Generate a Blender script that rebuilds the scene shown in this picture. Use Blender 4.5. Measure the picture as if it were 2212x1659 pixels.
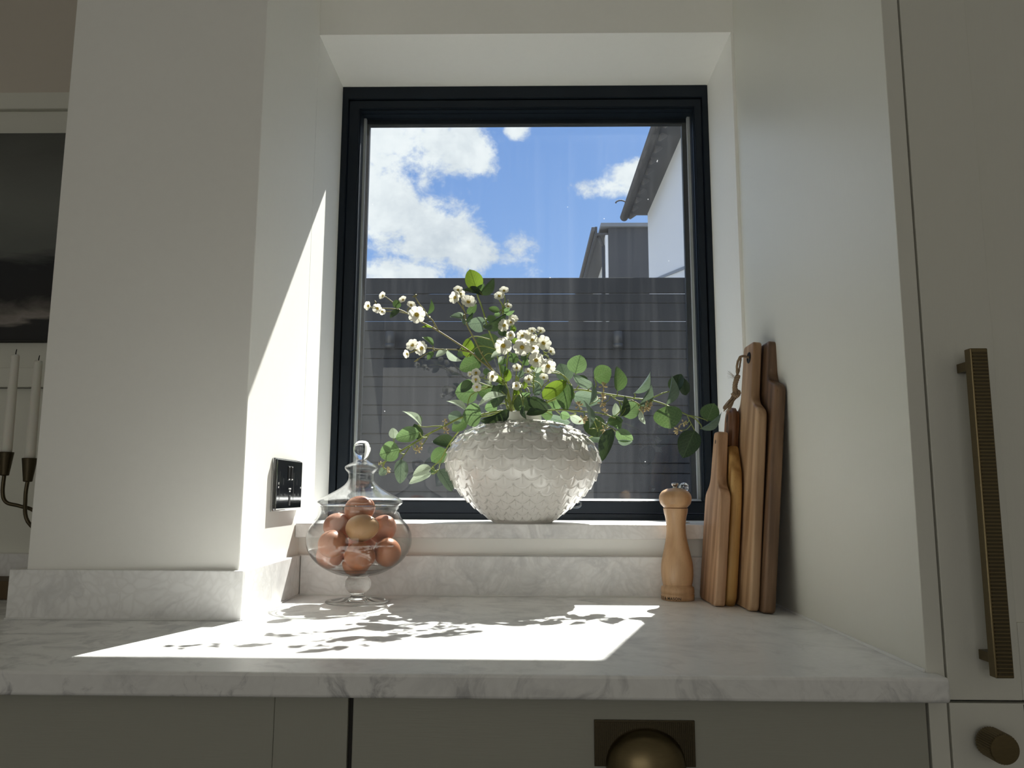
import bpy, bmesh, math, random
from mathutils import Vector, Matrix, Quaternion
random.seed(7)
PI = math.pi
scene = bpy.context.scene
for o in list(bpy.data.objects): bpy.data.objects.remove(o)
COL = scene.collection

# ------------------------------------------------------------------ camera
FPX, PITCH, YAW, ROLL = 1681.517, 0.139734, 0.0183146, 0.0038112
CAM = Vector((-0.015711, -0.843174, 0.186382))
W_, H_ = 2212.0, 1659.0
_f = Vector((-math.sin(YAW)*math.cos(PITCH), math.cos(YAW)*math.cos(PITCH), math.sin(PITCH)))
_r0 = Vector((math.cos(YAW), math.sin(YAW), 0)); _u0 = _r0.cross(_f)
_r = math.cos(ROLL)*_r0 + math.sin(ROLL)*_u0
_u = -math.sin(ROLL)*_r0 + math.cos(ROLL)*_u0
cd = bpy.data.cameras.new('camera'); cam = bpy.data.objects.new('camera', cd); COL.objects.link(cam)
cd.sensor_fit = 'HORIZONTAL'; cd.sensor_width = 36.0; cd.lens = FPX/W_*36.0; cd.clip_start = 0.02; cd.clip_end = 500
M = Matrix.Identity(4)
for i in range(3):
    M[i][0], M[i][1], M[i][2], M[i][3] = _r[i], _u[i], -_f[i], CAM[i]
cam.matrix_world = M
scene.camera = cam

def ray(u, v): return _f + _r*((u-W_/2)/FPX) - _u*((v-H_/2)/FPX)
def P(u, v, Y):                       # the world point at depth Y seen along that direction
    d = ray(u, v); return CAM + d*((Y-CAM.y)/d.y)

# ------------------------------------------------------------------ exposure, sky, sun
vs = scene.view_settings
scene.display_settings.display_device = 'sRGB'
vs.view_transform = 'Standard'; vs.look = 'None'; vs.gamma = 1.0; vs.exposure = 0.0; vs.use_curve_mapping = False
scene.cycles.max_bounces = 14; scene.cycles.diffuse_bounces = 7; scene.cycles.transparent_max_bounces = 24
scene.cycles.transmission_bounces = 12; scene.cycles.glossy_bounces = 6
scene.cycles.caustics_reflective = False; scene.cycles.caustics_refractive = False
scene.cycles.sample_clamp_indirect = 6.0
scene.cycles.use_denoising = True

SUN_DIR = Vector((0.335, 1.0, 1.25)).normalized()
SUN_E, SKY_E, FILL_W = 14.8, 1.14, 12.5
sl = bpy.data.lights.new('sun', 'SUN'); sl.energy = SUN_E; sl.angle = math.radians(0.6); sl.color = (1.0, 0.965, 0.90)
so = bpy.data.objects.new('sun', sl); COL.objects.link(so)
so.rotation_euler = SUN_DIR.to_track_quat('Z', 'Y').to_euler(); so.location = (2, 6, 8)

class NT:
    def __init__(s, tree): s.t = tree; s.t.nodes.clear()
    def n(s, typ, **kw):
        nd = s.t.nodes.new(typ)
        for k, v in kw.items():
            if k == 'inp':
                for a, b in v.items():
                    if isinstance(b, bpy.types.NodeSocket): s.t.links.new(b, nd.inputs[a])
                    else: nd.inputs[a].default_value = b
            else: setattr(nd, k, v)
        return nd
    def l(s, a, b): s.t.links.new(a, b)
    def m(s, op, a, b=None, c=None, clamp=False):
        nd = s.t.nodes.new('ShaderNodeMath'); nd.operation = op; nd.use_clamp = clamp
        for i, x in enumerate((a, b, c)):
            if x is None: continue
            if isinstance(x, bpy.types.NodeSocket): s.t.links.new(x, nd.inputs[i])
            else: nd.inputs[i].default_value = x
        return nd.outputs[0]
    def ramp(s, fac, stops, interp='LINEAR'):
        nd = s.t.nodes.new('ShaderNodeValToRGB'); cr = nd.color_ramp; cr.interpolation = interp
        while len(cr.elements) > 1: cr.elements.remove(cr.elements[-1])
        cr.elements[0].position = stops[0][0]; cr.elements[0].color = tuple(stops[0][1])+((1,) if len(stops[0][1]) == 3 else ())
        for p, c in stops[1:]:
            e = cr.elements.new(p); e.color = tuple(c)+((1,) if len(c) == 3 else ())
        s.t.links.new(fac, nd.inputs[0]); return nd.outputs[0]
    def mix(s, fac, a, b, blend='MIX'):
        nd = s.t.nodes.new('ShaderNodeMix'); nd.data_type = 'RGBA'; nd.blend_type = blend
        for i, x in ((0, fac), (6, a), (7, b)):
            if isinstance(x, bpy.types.NodeSocket): s.t.links.new(x, nd.inputs[i])
            else: nd.inputs[i].default_value = x if i == 0 or len(x) == 4 else tuple(x)+(1,)
        return nd.outputs[2]
    def noise(s, vec, scale, detail=4, rough=.5, dist=0.0):
        nd = s.n('ShaderNodeTexNoise', inp={'Scale': scale, 'Detail': detail, 'Roughness': rough, 'Distortion': dist})
        if vec is not None: s.t.links.new(vec, nd.inputs['Vector'])
        return nd.outputs['Fac']
    def mapping(s, vec, scale=(1, 1, 1), rot=(0, 0, 0), loc=(0, 0, 0)):
        nd = s.n('ShaderNodeMapping'); nd.inputs['Scale'].default_value = scale; nd.inputs['Rotation'].default_value = rot
        nd.inputs['Location'].default_value = loc
        s.t.links.new(vec, nd.inputs['Vector']); return nd.outputs[0]

world = bpy.data.worlds.new('sky'); scene.world = world; world.use_nodes = True
def build_sky():
    t = NT(world.node_tree)
    geo = t.n('ShaderNodeTexCoord'); D = geo.outputs['Generated']
    sp = t.n('ShaderNodeSeparateXYZ'); t.l(D, sp.inputs[0]); x, y, z = sp.outputs
    az = t.m('ARCTAN2', x, y); el = t.m('ARCSINE', z)
    nv = t.mapping(D, (1, 1, 1.25))
    n1 = t.noise(nv, 13, 10, .62, .35); n2 = t.noise(nv, 42, 8, .66, .3)
    n3 = t.noise(nv, 2.2, 5, .5)
    def blob(u, v, ru, rv, w=1.0):
        d = ray(u, v).normalized(); a0 = math.atan2(d.x, d.y); e0 = math.asin(d.z)
        sx = ru/FPX*1.0/math.cos(e0); sy = rv/FPX
        dx = t.m('DIVIDE', t.m('SUBTRACT', az, a0), sx); dy = t.m('DIVIDE', t.m('SUBTRACT', el, e0), sy)
        d2 = t.m('ADD', t.m('MULTIPLY', dx, dx), t.m('MULTIPLY', dy, dy))
        return t.m('MULTIPLY', t.m('SUBTRACT', 1.0, d2), w)
    blobs = [(830, 400, 120, 150), (900, 310, 150, 70), (1010, 330, 60, 55), (930, 490, 90, 95), (1010, 540, 60, 50),
             (860, 600, 110, 45), (1130, 560, 34, 44, .35), (1310, 408, 62, 22, .8), (1370, 385, 60, 34, .9), (1118, 280, 26, 20, .7),
             (700, 300, 160, 240), (650, 130, 260, 160)]
    m = None
    for b in blobs:
        v = blob(*b); m = v if m is None else t.m('MAXIMUM', m, v)
    m = t.m('MAXIMUM', m, -1.2)
    # fair-weather clouds over the rest of the sky
    rest = t.m('SUBTRACT', t.m('MULTIPLY', n3, 4.0), 2.05)
    away = t.m('GREATER_THAN', t.m('ADD', t.m('ABSOLUTE', az), t.m('MULTIPLY', t.m('GREATER_THAN', el, .66), 2.0)), .36)
    m = t.m('MAXIMUM', m, t.m('SUBTRACT', rest, t.m('MULTIPLY', t.m('SUBTRACT', 1.0, away), 3.0)))
    fld = t.m('ADD', m, t.m('ADD', t.m('MULTIPLY', t.m('SUBTRACT', n1, .5), 4.6), t.m('MULTIPLY', t.m('SUBTRACT', n2, .5), 2.2)))
    cov = t.n('ShaderNodeMapRange', interpolation_type='SMOOTHSTEP', inp={'Value': fld, 'From Min': -.35, 'From Max': .85}).outputs[0]
    shade = t.m('ADD', t.m('MULTIPLY', t.noise(nv, 6.5, 5, .55), .9), t.m('MULTIPLY', fld, -.06))
    cc = t.ramp(shade, [(.20, (.96, .975, .99)), (.38, (.80, .845, .88)), (.54, (.54, .60, .67))])
    zz = t.m('MAXIMUM', z, 0.0)
    blue = t.ramp(zz, [(0, (.40, .57, .86)), (.26, (.235, .405, .76)), (.42, (.165, .315, .67)), (1, (.10, .22, .58))])
    hz = t.mix(t.m('MULTIPLY', t.m('SUBTRACT', 1.0, t.m('MULTIPLY', t.m('ABSOLUTE', t.m('SUBTRACT', az, .3)), 2.2), clamp=True), .22, clamp=True), blue, (.45, .65, .98))
    sky = t.mix(cov, hz, cc)
    gnd = t.m('LESS_THAN', z, -0.01)
    sky = t.mix(gnd, sky, (.16, .16, .15))
    bg = t.n('ShaderNodeBackground', inp={'Color': sky, 'Strength': SKY_E}); out = t.n('ShaderNodeOutputWorld')
    t.l(bg.outputs[0], out.inputs[0])
build_sky()

def area(name, loc, aim, sx, sy, power, color):
    l = bpy.data.lights.new(name, 'AREA'); l.shape = 'RECTANGLE'; l.size = sx; l.size_y = sy; l.energy = power; l.color = color
    o = bpy.data.objects.new(name, l); COL.objects.link(o); o.location = loc
    o.rotation_euler = (Vector(loc)-Vector(aim)).to_track_quat('Z', 'Y').to_euler(); return o
# unseen fill light added behind the viewer to brighten the room
area('room_fill_light', (-0.6, -3.94, 0.45), (-0.6, 0, 0.35), 2.3, 1.6, FILL_W, (1.0, .97, .90))

# ------------------------------------------------------------------ materials
def new_mat(name):
    m = bpy.data.materials.new(name); m.use_nodes = True; return m, NT(m.node_tree)
def pbsdf(t, color, rough=.5, metal=0.0, bump=None, bstr=.1, bdist=.002, **kw):
    out = t.n('ShaderNodeOutputMaterial'); b = t.n('ShaderNodeBsdfPrincipled')
    for k, v in (('Base Color', color), ('Roughness', rough), ('Metallic', metal)):
        if isinstance(v, bpy.types.NodeSocket): t.l(v, b.inputs[k])
        else: b.inputs[k].default_value = tuple(v)+(1,) if k == 'Base Color' and len(v) == 3 else v
    for k, v in kw.items(): b.inputs[k.replace('_', ' ')].default_value = v
    if bump is not None:
        bn = t.n('ShaderNodeBump', inp={'Strength': bstr, 'Distance': bdist, 'Height': bump}); t.l(bn.outputs[0], b.inputs['Normal'])
    t.l(b.outputs[0], out.inputs[0]); return b
def objco(t): return t.n('ShaderNodeTexCoord').outputs['Object']

def paint(name, col, rough=.6, grain=(60, 60, 4), amt=.05, bstr=.08, **kw):
    m, t = new_mat(name); v = t.mapping(objco(t), grain)
    n = t.noise(v, 6, 4, .6); big = t.noise(objco(t), 3, 3)
    c = t.mix(t.m('ADD', t.m('MULTIPLY', n, .5), t.m('MULTIPLY', big, .5)), tuple(x*(1-amt) for x in col), tuple(min(1, x*(1+amt)) for x in col))
    pbsdf(t, c, rough, bump=n, bstr=bstr, bdist=.001, **kw); return m
WALL = paint('white_wall_paint', (.915, .908, .87), .62, (14, 14, 14), .03, .05)
TAUPE = paint('taupe_wall_paint', (.62, .57, .50), .7, (14, 14, 14), .03, .05)
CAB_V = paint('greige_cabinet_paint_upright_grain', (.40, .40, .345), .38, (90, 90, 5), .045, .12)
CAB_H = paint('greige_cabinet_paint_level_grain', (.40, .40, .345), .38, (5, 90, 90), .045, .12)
CAB_LIT_V = paint('greige_cabinet_paint_lit', (.74, .735, .67), .40, (90, 90, 5), .035, .10)  # same cabinet greige, with the tall unit's brighter light put into the colour
CAB_LIT_H = paint('greige_cabinet_paint_lit_level_grain', (.74, .735, .67), .40, (5, 90, 90), .035, .10)  # level-grain version of the same lightened greige
TRIM = paint('trim_paint', (.72, .72, .65), .45, (5, 90, 90), .03, .08)
FLOORM = paint('floor_tile', (.13, .125, .115), .5, (6, 6, 6), .1, .05)
GAP = paint('dark_carcass_recess', (.035, .033, .03), .8)
CAULK = paint('white_silicone', (.82, .82, .81), .35)

def marble(name, seed, dark=1.0):
    m, t = new_mat(name); v = t.mapping(objco(t), (1, 1, 1), (.3, .2, .5), (seed, seed*.7, 0))
    w = t.noise(v, 5, 5, .6, .6)
    vv = t.n('ShaderNodeVectorMath', operation='ADD'); t.l(v, vv.inputs[0])
    sc = t.n('ShaderNodeTexNoise', inp={'Scale': 7.0, 'Detail': 4.0}); t.l(v, sc.inputs['Vector'])
    s2 = t.n('ShaderNodeVectorMath', operation='SCALE'); s2.inputs['Scale'].default_value = .16; t.l(sc.outputs['Color'], s2.inputs[0]); t.l(s2.outputs[0], vv.inputs[1])
    a = t.noise(vv.outputs[0], 9, 8, .62, .4)
    vein = t.m('SUBTRACT', 1.0, t.m('MULTIPLY', t.m('ABSOLUTE', t.m('SUBTRACT', a, .5)), 11.0), clamp=True)
    blot = t.n('ShaderNodeMapRange', inp={'Value': w, 'From Min': .47, 'From Max': .72}).outputs[0]
    veins = t.m('MULTIPLY', vein, blot)
    cell = t.n('ShaderNodeTexVoronoi', feature='DISTANCE_TO_EDGE', inp={'Scale': 55.0}); t.l(vv.outputs[0], cell.inputs['Vector'])
    peb = t.n('ShaderNodeMapRange', inp={'Value': cell.outputs['Distance'], 'From Min': 0.0, 'From Max': .22}).outputs[0]
    sp = t.n('ShaderNodeSeparateXYZ'); t.l(objco(t), sp.inputs[0])
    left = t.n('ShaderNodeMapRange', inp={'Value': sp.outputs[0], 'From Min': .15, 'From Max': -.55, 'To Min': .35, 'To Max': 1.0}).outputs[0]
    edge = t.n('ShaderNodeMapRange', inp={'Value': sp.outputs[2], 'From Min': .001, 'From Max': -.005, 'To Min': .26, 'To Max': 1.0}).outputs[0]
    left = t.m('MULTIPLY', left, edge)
    sm = t.noise(t.mapping(vv.outputs[0], (22, 22, 11), (.3, .75, .2)), 1.0, 6, .65, .5)
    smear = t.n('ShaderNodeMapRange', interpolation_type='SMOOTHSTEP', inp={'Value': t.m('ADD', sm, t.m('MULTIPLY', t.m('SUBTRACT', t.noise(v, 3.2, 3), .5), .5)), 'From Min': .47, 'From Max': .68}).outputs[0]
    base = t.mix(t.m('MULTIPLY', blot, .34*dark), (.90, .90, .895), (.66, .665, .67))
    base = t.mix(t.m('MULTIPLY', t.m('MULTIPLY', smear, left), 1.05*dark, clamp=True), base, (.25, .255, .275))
    base = t.mix(t.m('MULTIPLY', veins, .65*dark), base, (.33, .335, .35))
    base = t.mix(t.m('MULTIPLY', t.m('SUBTRACT', 1.0, peb), .22 if seed else .08), base, (.60, .585, .56))
    pbsdf(t, base, .34); return m
MARBLE = marble('white_marble_worktop', 0.0, 1.1); MARBLE_UP = marble('white_marble_upstand', 3.1, .8)

def metal(name, col, rough, noise=.1):
    m, t = new_mat(name); n = t.noise(t.mapping(objco(t), (40, 40, 400)), 3, 3)
    c = t.mix(n, tuple(x*(1-noise) for x in col), col); r = t.m('ADD', t.m('MULTIPLY', n, .12), rough-.06)
    pbsdf(t, c, r, 1.0); return m
BRASS = metal('aged_brass', (.21, .165, .09), .34, .25)
BRASS_D = metal('dark_ribbed_brass', (.115, .095, .06), .40, .3)
CHROME = metal('polished_chrome', (.62, .63, .64), .12)
BLACKN = metal('black_nickel', (.20, .205, .21), .10)
SPACER = paint('pale_grey_spacer_bar', (.62, .63, .65), .35)
STEEL = metal('brushed_steel', (.55, .53, .50), .28)
GUN = paint('charcoal_frame_coating', (.008, .013, .020), .45, (80, 80, 80), .06, .03, Specular_IOR_Level=.22)
BLACK = paint('black_plastic', (.012, .012, .013), .3)
WHITEP = paint('white_print', (.75, .75, .75), .5)
LAMPM = paint('dark_lamp_coating', (.035, .038, .042), .45)

def ceramic():
    m, t = new_mat('cream_glazed_ceramic'); n = t.noise(objco(t), 14, 4)
    c = t.mix(n, (.70, .68, .64), (.76, .745, .71))
    gp = t.n('ShaderNodeNewGeometry').outputs['Pointiness']   # darker tint in the hollows of the relief
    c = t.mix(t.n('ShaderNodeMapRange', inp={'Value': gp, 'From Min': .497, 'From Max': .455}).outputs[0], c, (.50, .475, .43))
    pbsdf(t, c, .14, bump=t.noise(objco(t), 60, 3), bstr=.05, Coat_Weight=.55, Coat_Roughness=.06); return m
CERAMIC = ceramic()

def wood(name, light, dark, scale=1.0, rough=.5, axis='Z', rings=1.0):
    m, t = new_mat(name); s = {'Z': (26, 26, 2.2), 'Y': (26, 2.2, 26)}[axis]
    v = t.mapping(objco(t), tuple(k*scale for k in s))
    n = t.noise(v, 2.2, 6, .62, .7); f = t.noise(t.mapping(objco(t), (260*scale, 260*scale, 9*scale)), 3, 3, .6)
    w = t.n('ShaderNodeTexWave', wave_type='BANDS', bands_direction='DIAGONAL', inp={'Scale': .8*rings, 'Distortion': 6.0, 'Detail': 3.0, 'Detail Scale': 1.4}); t.l(v, w.inputs['Vector'])
    st = t.noise(t.mapping(objco(t), (10, 10, .8)), 2.5, 2)
    k = t.m('ADD', t.m('MULTIPLY', n, .55), t.m('ADD', t.m('MULTIPLY', w.outputs['Fac'], .22), t.m('MULTIPLY', st, .30)))
    k = t.n('ShaderNodeMapRange', inp={'Value': k, 'From Min': .34, 'From Max': .72}).outputs[0]
    c = t.mix(k, light, dark)
    pores = t.n('ShaderNodeMapRange', inp={'Value': f, 'From Min': .60, 'From Max': .72}).outputs[0]
    c = t.mix(t.m('MULTIPLY', pores, .45), c, tuple(x*.55 for x in dark))
    pbsdf(t, c, rough, bump=f, bstr=.12, bdist=.0006); return m
BEECH = wood('beech_board_wood', (.60, .385, .235), (.31, .17, .085), 1.0)
OLIVE = wood('golden_board_wood', (.60, .37, .13), (.33, .17, .045), 1.0)
TEAK = wood('red_brown_handle_wood', (.30, .145, .065), (.13, .055, .025), 1.2)
ACACIA = wood('pale_acacia_wood', (.56, .375, .22), (.29, .165, .08), .8)
WALNUT = wood('dark_acacia_wood', (.22, .125, .065), (.075, .038, .018), .9)
MILLW = wood('beech_mill_wood', (.66, .43, .245), (.44, .26, .13), .9, .38)
def plain(name, col, rough=.5, amt=.1, sc=30, **kw):
    m, t = new_mat(name); n = t.noise(objco(t), sc, 4)
    pbsdf(t, t.mix(n, tuple(x*(1-amt) for x in col), tuple(min(1, x*(1+amt)) for x in col)), rough, bump=n, bstr=.06, **kw); return m
ENGRAVE = plain('burnt_lettering', (.03, .02, .012), .6)
JUTE = plain('jute_twine', (.30, .21, .13), .9, .3, 200)
WAX = plain('ivory_wax', (.78, .76, .70), .5, .04, 12, Subsurface_Weight=.15)
WICK = plain('black_wick', (.01, .01, .01), .9)
def egg(name, c1):
    m, t = new_mat(name); n = t.noise(objco(t), 55, 5, .6); s = t.noise(objco(t), 260, 2)
    c = t.mix(n, tuple(x*.86 for x in c1), c1); c = t.mix(t.n('ShaderNodeMapRange', inp={'Value': s, 'From Min': .66, 'From Max': .74}).outputs[0], c, tuple(x*.7 for x in c1))
    pbsdf(t, c, .38, bump=s, bstr=.04, Subsurface_Weight=.08); return m
EGGS = [egg('brown_eggshell', (.44, .185, .10)), egg('tan_eggshell', (.50, .29, .14)), egg('rosy_eggshell', (.50, .24, .16)), egg('russet_eggshell', (.40, .16, .08))]
FENCE_M = paint('black_stained_fence_wood', (.030, .033, .038), .8, (1.2, 45, 45), .35, 0.0, Specular_IOR_Level=.15)
RENDER = paint('white_house_render', (.80, .81, .82), .85, (30, 30, 30), .05, .3)
SOFFIT = paint('weathered_dark_soffit', (.065, .068, .075), .7, (4, 30, 30), .35, .2)
CLAD = paint('charcoal_cladding', (.050, .053, .060), .7, (40, 40, 2), .12, .2)
TILE = paint('grey_roof_tile', (.12, .12, .125), .8, (20, 20, 20), .2, .2)
FLASH = paint('lead_flashing', (.20, .215, .235), .5, (8, 8, 8), .1, .1)
PAVE = paint('grey_paving', (.25, .25, .24), .8, (5, 5, 5), .12, .2)

def thin_glass(name, tint=(1, 1, 1), refl=1.0, edge=0.0, dust=False):
    m, t = new_mat(name); out = t.n('ShaderNodeOutputMaterial')
    lw = t.n('ShaderNodeLayerWeight', inp={'Blend': .5})
    fres = t.m('ADD', .04, t.m('MULTIPLY', t.m('POWER', lw.outputs['Facing'], 5.0), .96))
    col = t.mix(t.m('POWER', lw.outputs['Facing'], 3.0), tint+(1,), tuple(x*(1-edge) for x in tint)+(1,))
    tr = t.n('ShaderNodeBsdfTransparent', inp={'Color': col}); gl = t.n('ShaderNodeBsdfGlossy', inp={'Roughness': .0 if dust else .015})
    mx = t.n('ShaderNodeMixShader', inp={0: t.m('MULTIPLY', fres, refl, clamp=True)})
    t.l(tr.outputs[0], mx.inputs[1]); t.l(gl.outputs[0], mx.inputs[2]); res = mx.outputs[0]
    if dust:
        oc = objco(t)
        st = t.noise(t.mapping(oc, (38, 1, 1.6), (0, .10, 0)), 1.0, 6, .6, .5)
        big = t.noise(t.mapping(oc, (3.0, 1, 1.4), (0, .12, 0)), 1.0, 3)
        sm = t.n('ShaderNodeMapRange', inp={'Value': t.m('ADD', t.m('MULTIPLY', st, .5), t.m('MULTIPLY', big, .6)), 'From Min': .50, 'From Max': .80, 'To Max': .024}).outputs[0]
        sp = t.n('ShaderNodeTexVoronoi', inp={'Scale': 48.0, 'Randomness': 1.0}); t.l(oc, sp.inputs['Vector'])
        hi = t.n('ShaderNodeMapRange', inp={'Value': sp.outputs['Distance'], 'From Min': .075, 'From Max': .05, 'To Max': .35}).outputs[0]
        sc_ = t.n('ShaderNodeSeparateColor'); t.l(sp.outputs['Color'], sc_.inputs[0]); keep = t.m('MULTIPLY', t.m('GREATER_THAN', t.noise(oc, 9, 2), .52), t.m('GREATER_THAN', sc_.outputs[0], .78))
        fac = t.m('ADD', t.m('ADD', sm, .004), t.m('MULTIPLY', hi, keep), clamp=True)
        df = t.n('ShaderNodeBsdfDiffuse', inp={'Color': (.75, .77, .80, 1)}); tl = t.n('ShaderNodeBsdfTranslucent', inp={'Color': (.75, .77, .80, 1)})
        d2 = t.n('ShaderNodeMixShader', inp={0: .6}); t.l(df.outputs[0], d2.inputs[1]); t.l(tl.outputs[0], d2.inputs[2])
        m2 = t.n('ShaderNodeMixShader', inp={0: fac}); t.l(res, m2.inputs[1]); t.l(d2.outputs[0], m2.inputs[2]); res = m2.outputs[0]
    t.l(res, out.inputs[0]); return m
PANE = thin_glass('window_glass', (.97, .985, .98), .8, 0, True)
JARG = thin_glass('clear_jar_glass', (.985, .99, .988), 1.0, .30)
def solid_glass():
    m, t = new_mat('solid_clear_glass'); out = t.n('ShaderNodeOutputMaterial')
    n = t.noise(objco(t), 20, 2)
    g = t.n('ShaderNodeBsdfGlass', inp={'Roughness': 0.0, 'IOR': 1.47, 'Color': t.mix(n, (.97, .985, .98), (1, 1, 1))}); t.l(g.outputs[0], out.inputs[0]); return m
SGLASS = solid_glass()

def leaf_mat(name, col, vein, trans, veinamt=.85, rough=.45):
    m, t = new_mat(name); out = t.n('ShaderNodeOutputMaterial'); oc = objco(t)
    sp = t.n('ShaderNodeSeparateXYZ'); t.l(oc, sp.inputs[0]); x, y, z = sp.outputs
    ay = t.m('ABSOLUTE', y)
    mid = t.m('SUBTRACT', 1.0, t.m('MULTIPLY', ay, 34.0), clamp=True)
    sv = t.m('FRACT', t.m('MULTIPLY', t.m('SUBTRACT', x, t.m('MULTIPLY', ay, .85)), 6.5))
    sv = t.m('SUBTRACT', 1.0, t.m('MULTIPLY', t.m('ABSOLUTE', t.m('SUBTRACT', sv, .5)), 9.0), clamp=True)
    sv = t.m('MULTIPLY', sv, t.m('SUBTRACT', 1.0, t.m('MULTIPLY', ay, 1.9), clamp=True))
    vo = t.n('ShaderNodeTexVoronoi', feature='DISTANCE_TO_EDGE', inp={'Scale': 13.0}); t.l(oc, vo.inputs['Vector'])
    net = t.m('SUBTRACT', 1.0, t.m('MULTIPLY', vo.outputs['Distance'], 9.0), clamp=True)
    n = t.noise(oc, 3.5, 4)
    c = t.mix(n, tuple(k*.75 for k in col), tuple(min(1, k*1.25) for k in col))
    c = t.mix(t.m('MULTIPLY', net, .30*veinamt), c, vein)
    c = t.mix(t.m('MULTIPLY', t.m('MAXIMUM', mid, t.m('MULTIPLY', sv, .7)), veinamt), c, vein)
    b = t.n('ShaderNodeBsdfPrincipled', inp={'Base Color': c, 'Roughness': rough}); b.inputs['Specular IOR Level'].default_value = .35
    tc = t.mix(t.m('MULTIPLY', t.m('MAXIMUM', mid, t.m('MULTIPLY', sv, .6)), .8), t.mix(.18, c, (.30, .42, .06)), tuple(k*.3 for k in col))
    tl = t.n('ShaderNodeBsdfTranslucent', inp={'Color': tc})
    mx = t.n('ShaderNodeMixShader', inp={0: trans}); t.l(b.outputs[0], mx.inputs[1]); t.l(tl.outputs[0], mx.inputs[2]); t.l(mx.outputs[0], out.inputs[0]); return m
LEAF = {'g': leaf_mat('green_leaf', (.055, .115, .045), (.24, .34, .16), .26), 'd': leaf_mat('dark_green_leaf', (.026, .052, .030), (.09, .15, .07), .10),
        'l': leaf_mat('light_green_leaf', (.15, .25, .12), (.03, .065, .025), .36), 'y': leaf_mat('lime_leaf', (.15, .235, .025), (.06, .11, .015), .42, .5),
        's': leaf_mat('silver_green_leaf', (.165, .23, .185), (.07, .12, .08), .2), 'p': leaf_mat('pale_leaf_underside', (.50, .57, .48), (.16, .25, .13), .28)}
def soft(name, col, tcol, trans):
    m, t = new_mat(name); out = t.n('ShaderNodeOutputMaterial'); n = t.noise(objco(t), 3, 3)
    c = t.mix(n, tuple(k*.9 for k in col), col); b = t.n('ShaderNodeBsdfPrincipled', inp={'Base Color': c, 'Roughness': .6})
    tl = t.n('ShaderNodeBsdfTranslucent', inp={'Color': tuple(tcol)+(1,)}); mx = t.n('ShaderNodeMixShader', inp={0: trans})
    t.l(b.outputs[0], mx.inputs[1]); t.l(tl.outputs[0], mx.inputs[2]); t.l(mx.outputs[0], out.inputs[0]); return m
PETAL = soft('white_petal', (.86, .84, .77), (.84, .82, .70), .42)
YOLK = plain('yellow_flower_centre', (.55, .42, .06), .8, .2, 60)
STEM = soft('green_stem', (.30, .36, .10), (.35, .40, .08), .2)
TWIG = soft('olive_stem', (.24, .22, .08), (.3, .3, .08), .1)
SEED = plain('tan_seed_pod', (.50, .40, .22), .6, .25, 40)

def painting():
    m, t = new_mat('dark_abstract_canvas'); oc = objco(t); sp = t.n('ShaderNodeSeparateXYZ'); t.l(oc, sp.inputs[0])
    n = t.noise(t.mapping(oc, (1.6, 1, 5)), 3, 5, .6, .5)
    zz = t.m('ADD', sp.outputs[2], t.m('MULTIPLY', t.m('SUBTRACT', n, .5), .12))
    c = t.ramp(t.m('MULTIPLY', zz, 1/.425), [(0, (.012, .012, .014)), (.07, (.02, .02, .022)), (.11, (.30, .27, .25)), (.17, (.12, .11, .10)), (.22, (.012, .012, .014)), (.36, (.010, .012, .016)), (.45, (.13, .14, .13)), (.62, (.17, .18, .165)), (.85, (.12, .125, .115)), (1, (.085, .09, .08))])
    pbsdf(t, c, .6, bump=n, bstr=.05); return m
CANVAS = painting()

# ------------------------------------------------------------------ helpers
def tag(o, label=None, cat=None, group=None, kind=None):
    for k, v in (('label', label), ('category', cat), ('group', group), ('kind', kind)):
        if v: o[k] = v
    return o
def thing(name, loc, label, cat, group=None):
    o = bpy.data.objects.new(name, None); COL.objects.link(o); o.location = loc; o.empty_display_size = .02
    return tag(o, label, cat, group)
def setpar(o, p):
    o.parent = p
    inv = Matrix.Identity(4); q = p; chain = Matrix.Identity(4)
    while q is not None:
        chain = q.matrix_basis @ chain if q.parent is None else q.matrix_parent_inverse @ q.matrix_basis @ chain
        q = q.parent
    o.matrix_parent_inverse = chain.inverted()
def link(name, me, mat, par=None, smooth=False):
    if isinstance(me, bmesh.types.BMesh):
        bm = me; me = bpy.data.meshes.new(name); bm.normal_update(); bm.to_mesh(me); bm.free()
    if mat is not None and not me.materials:
        for x in (mat if isinstance(mat, (list, tuple)) else [mat]): me.materials.append(x)
    if smooth: me.polygons.foreach_set('use_smooth', [True]*len(me.polygons))
    o = bpy.data.objects.new(name, me); COL.objects.link(o)
    if par is not None: setpar(o, par)
    return o
def at_origin(o, org):                 # put the object's own origin at org (its texture space starts there)
    o.data.transform(Matrix.Translation(-Vector(org))); o.matrix_basis = Matrix.Translation(Vector(org)) @ o.matrix_basis; return o
def box(bm, x0, x1, y0, y1, z0, z1, bev=0.0, seg=2):
    vs_ = [bm.verts.new((x, y, z)) for z in (z0, z1) for y in (y0, y1) for x in (x0, x1)]
    fs = [bm.faces.new([vs_[i] for i in f]) for f in ((0, 2, 3, 1), (4, 5, 7, 6), (0, 1, 5, 4), (2, 6, 7, 3), (0, 4, 6, 2), (1, 3, 7, 5))]
    if bev:
        es = list({e for f in fs for e in f.edges})
        bmesh.ops.bevel(bm, geom=es, offset=bev, segments=seg, affect='EDGES', profile=.5)
    return bm
def B(*a, bev=0.0, seg=2): return box(bmesh.new(), *a, bev=bev, seg=seg)
def boxes(lst, bev=0.0):
    bm = bmesh.new()
    for b in lst: box(bm, *b, bev=bev)
    return bm
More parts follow.
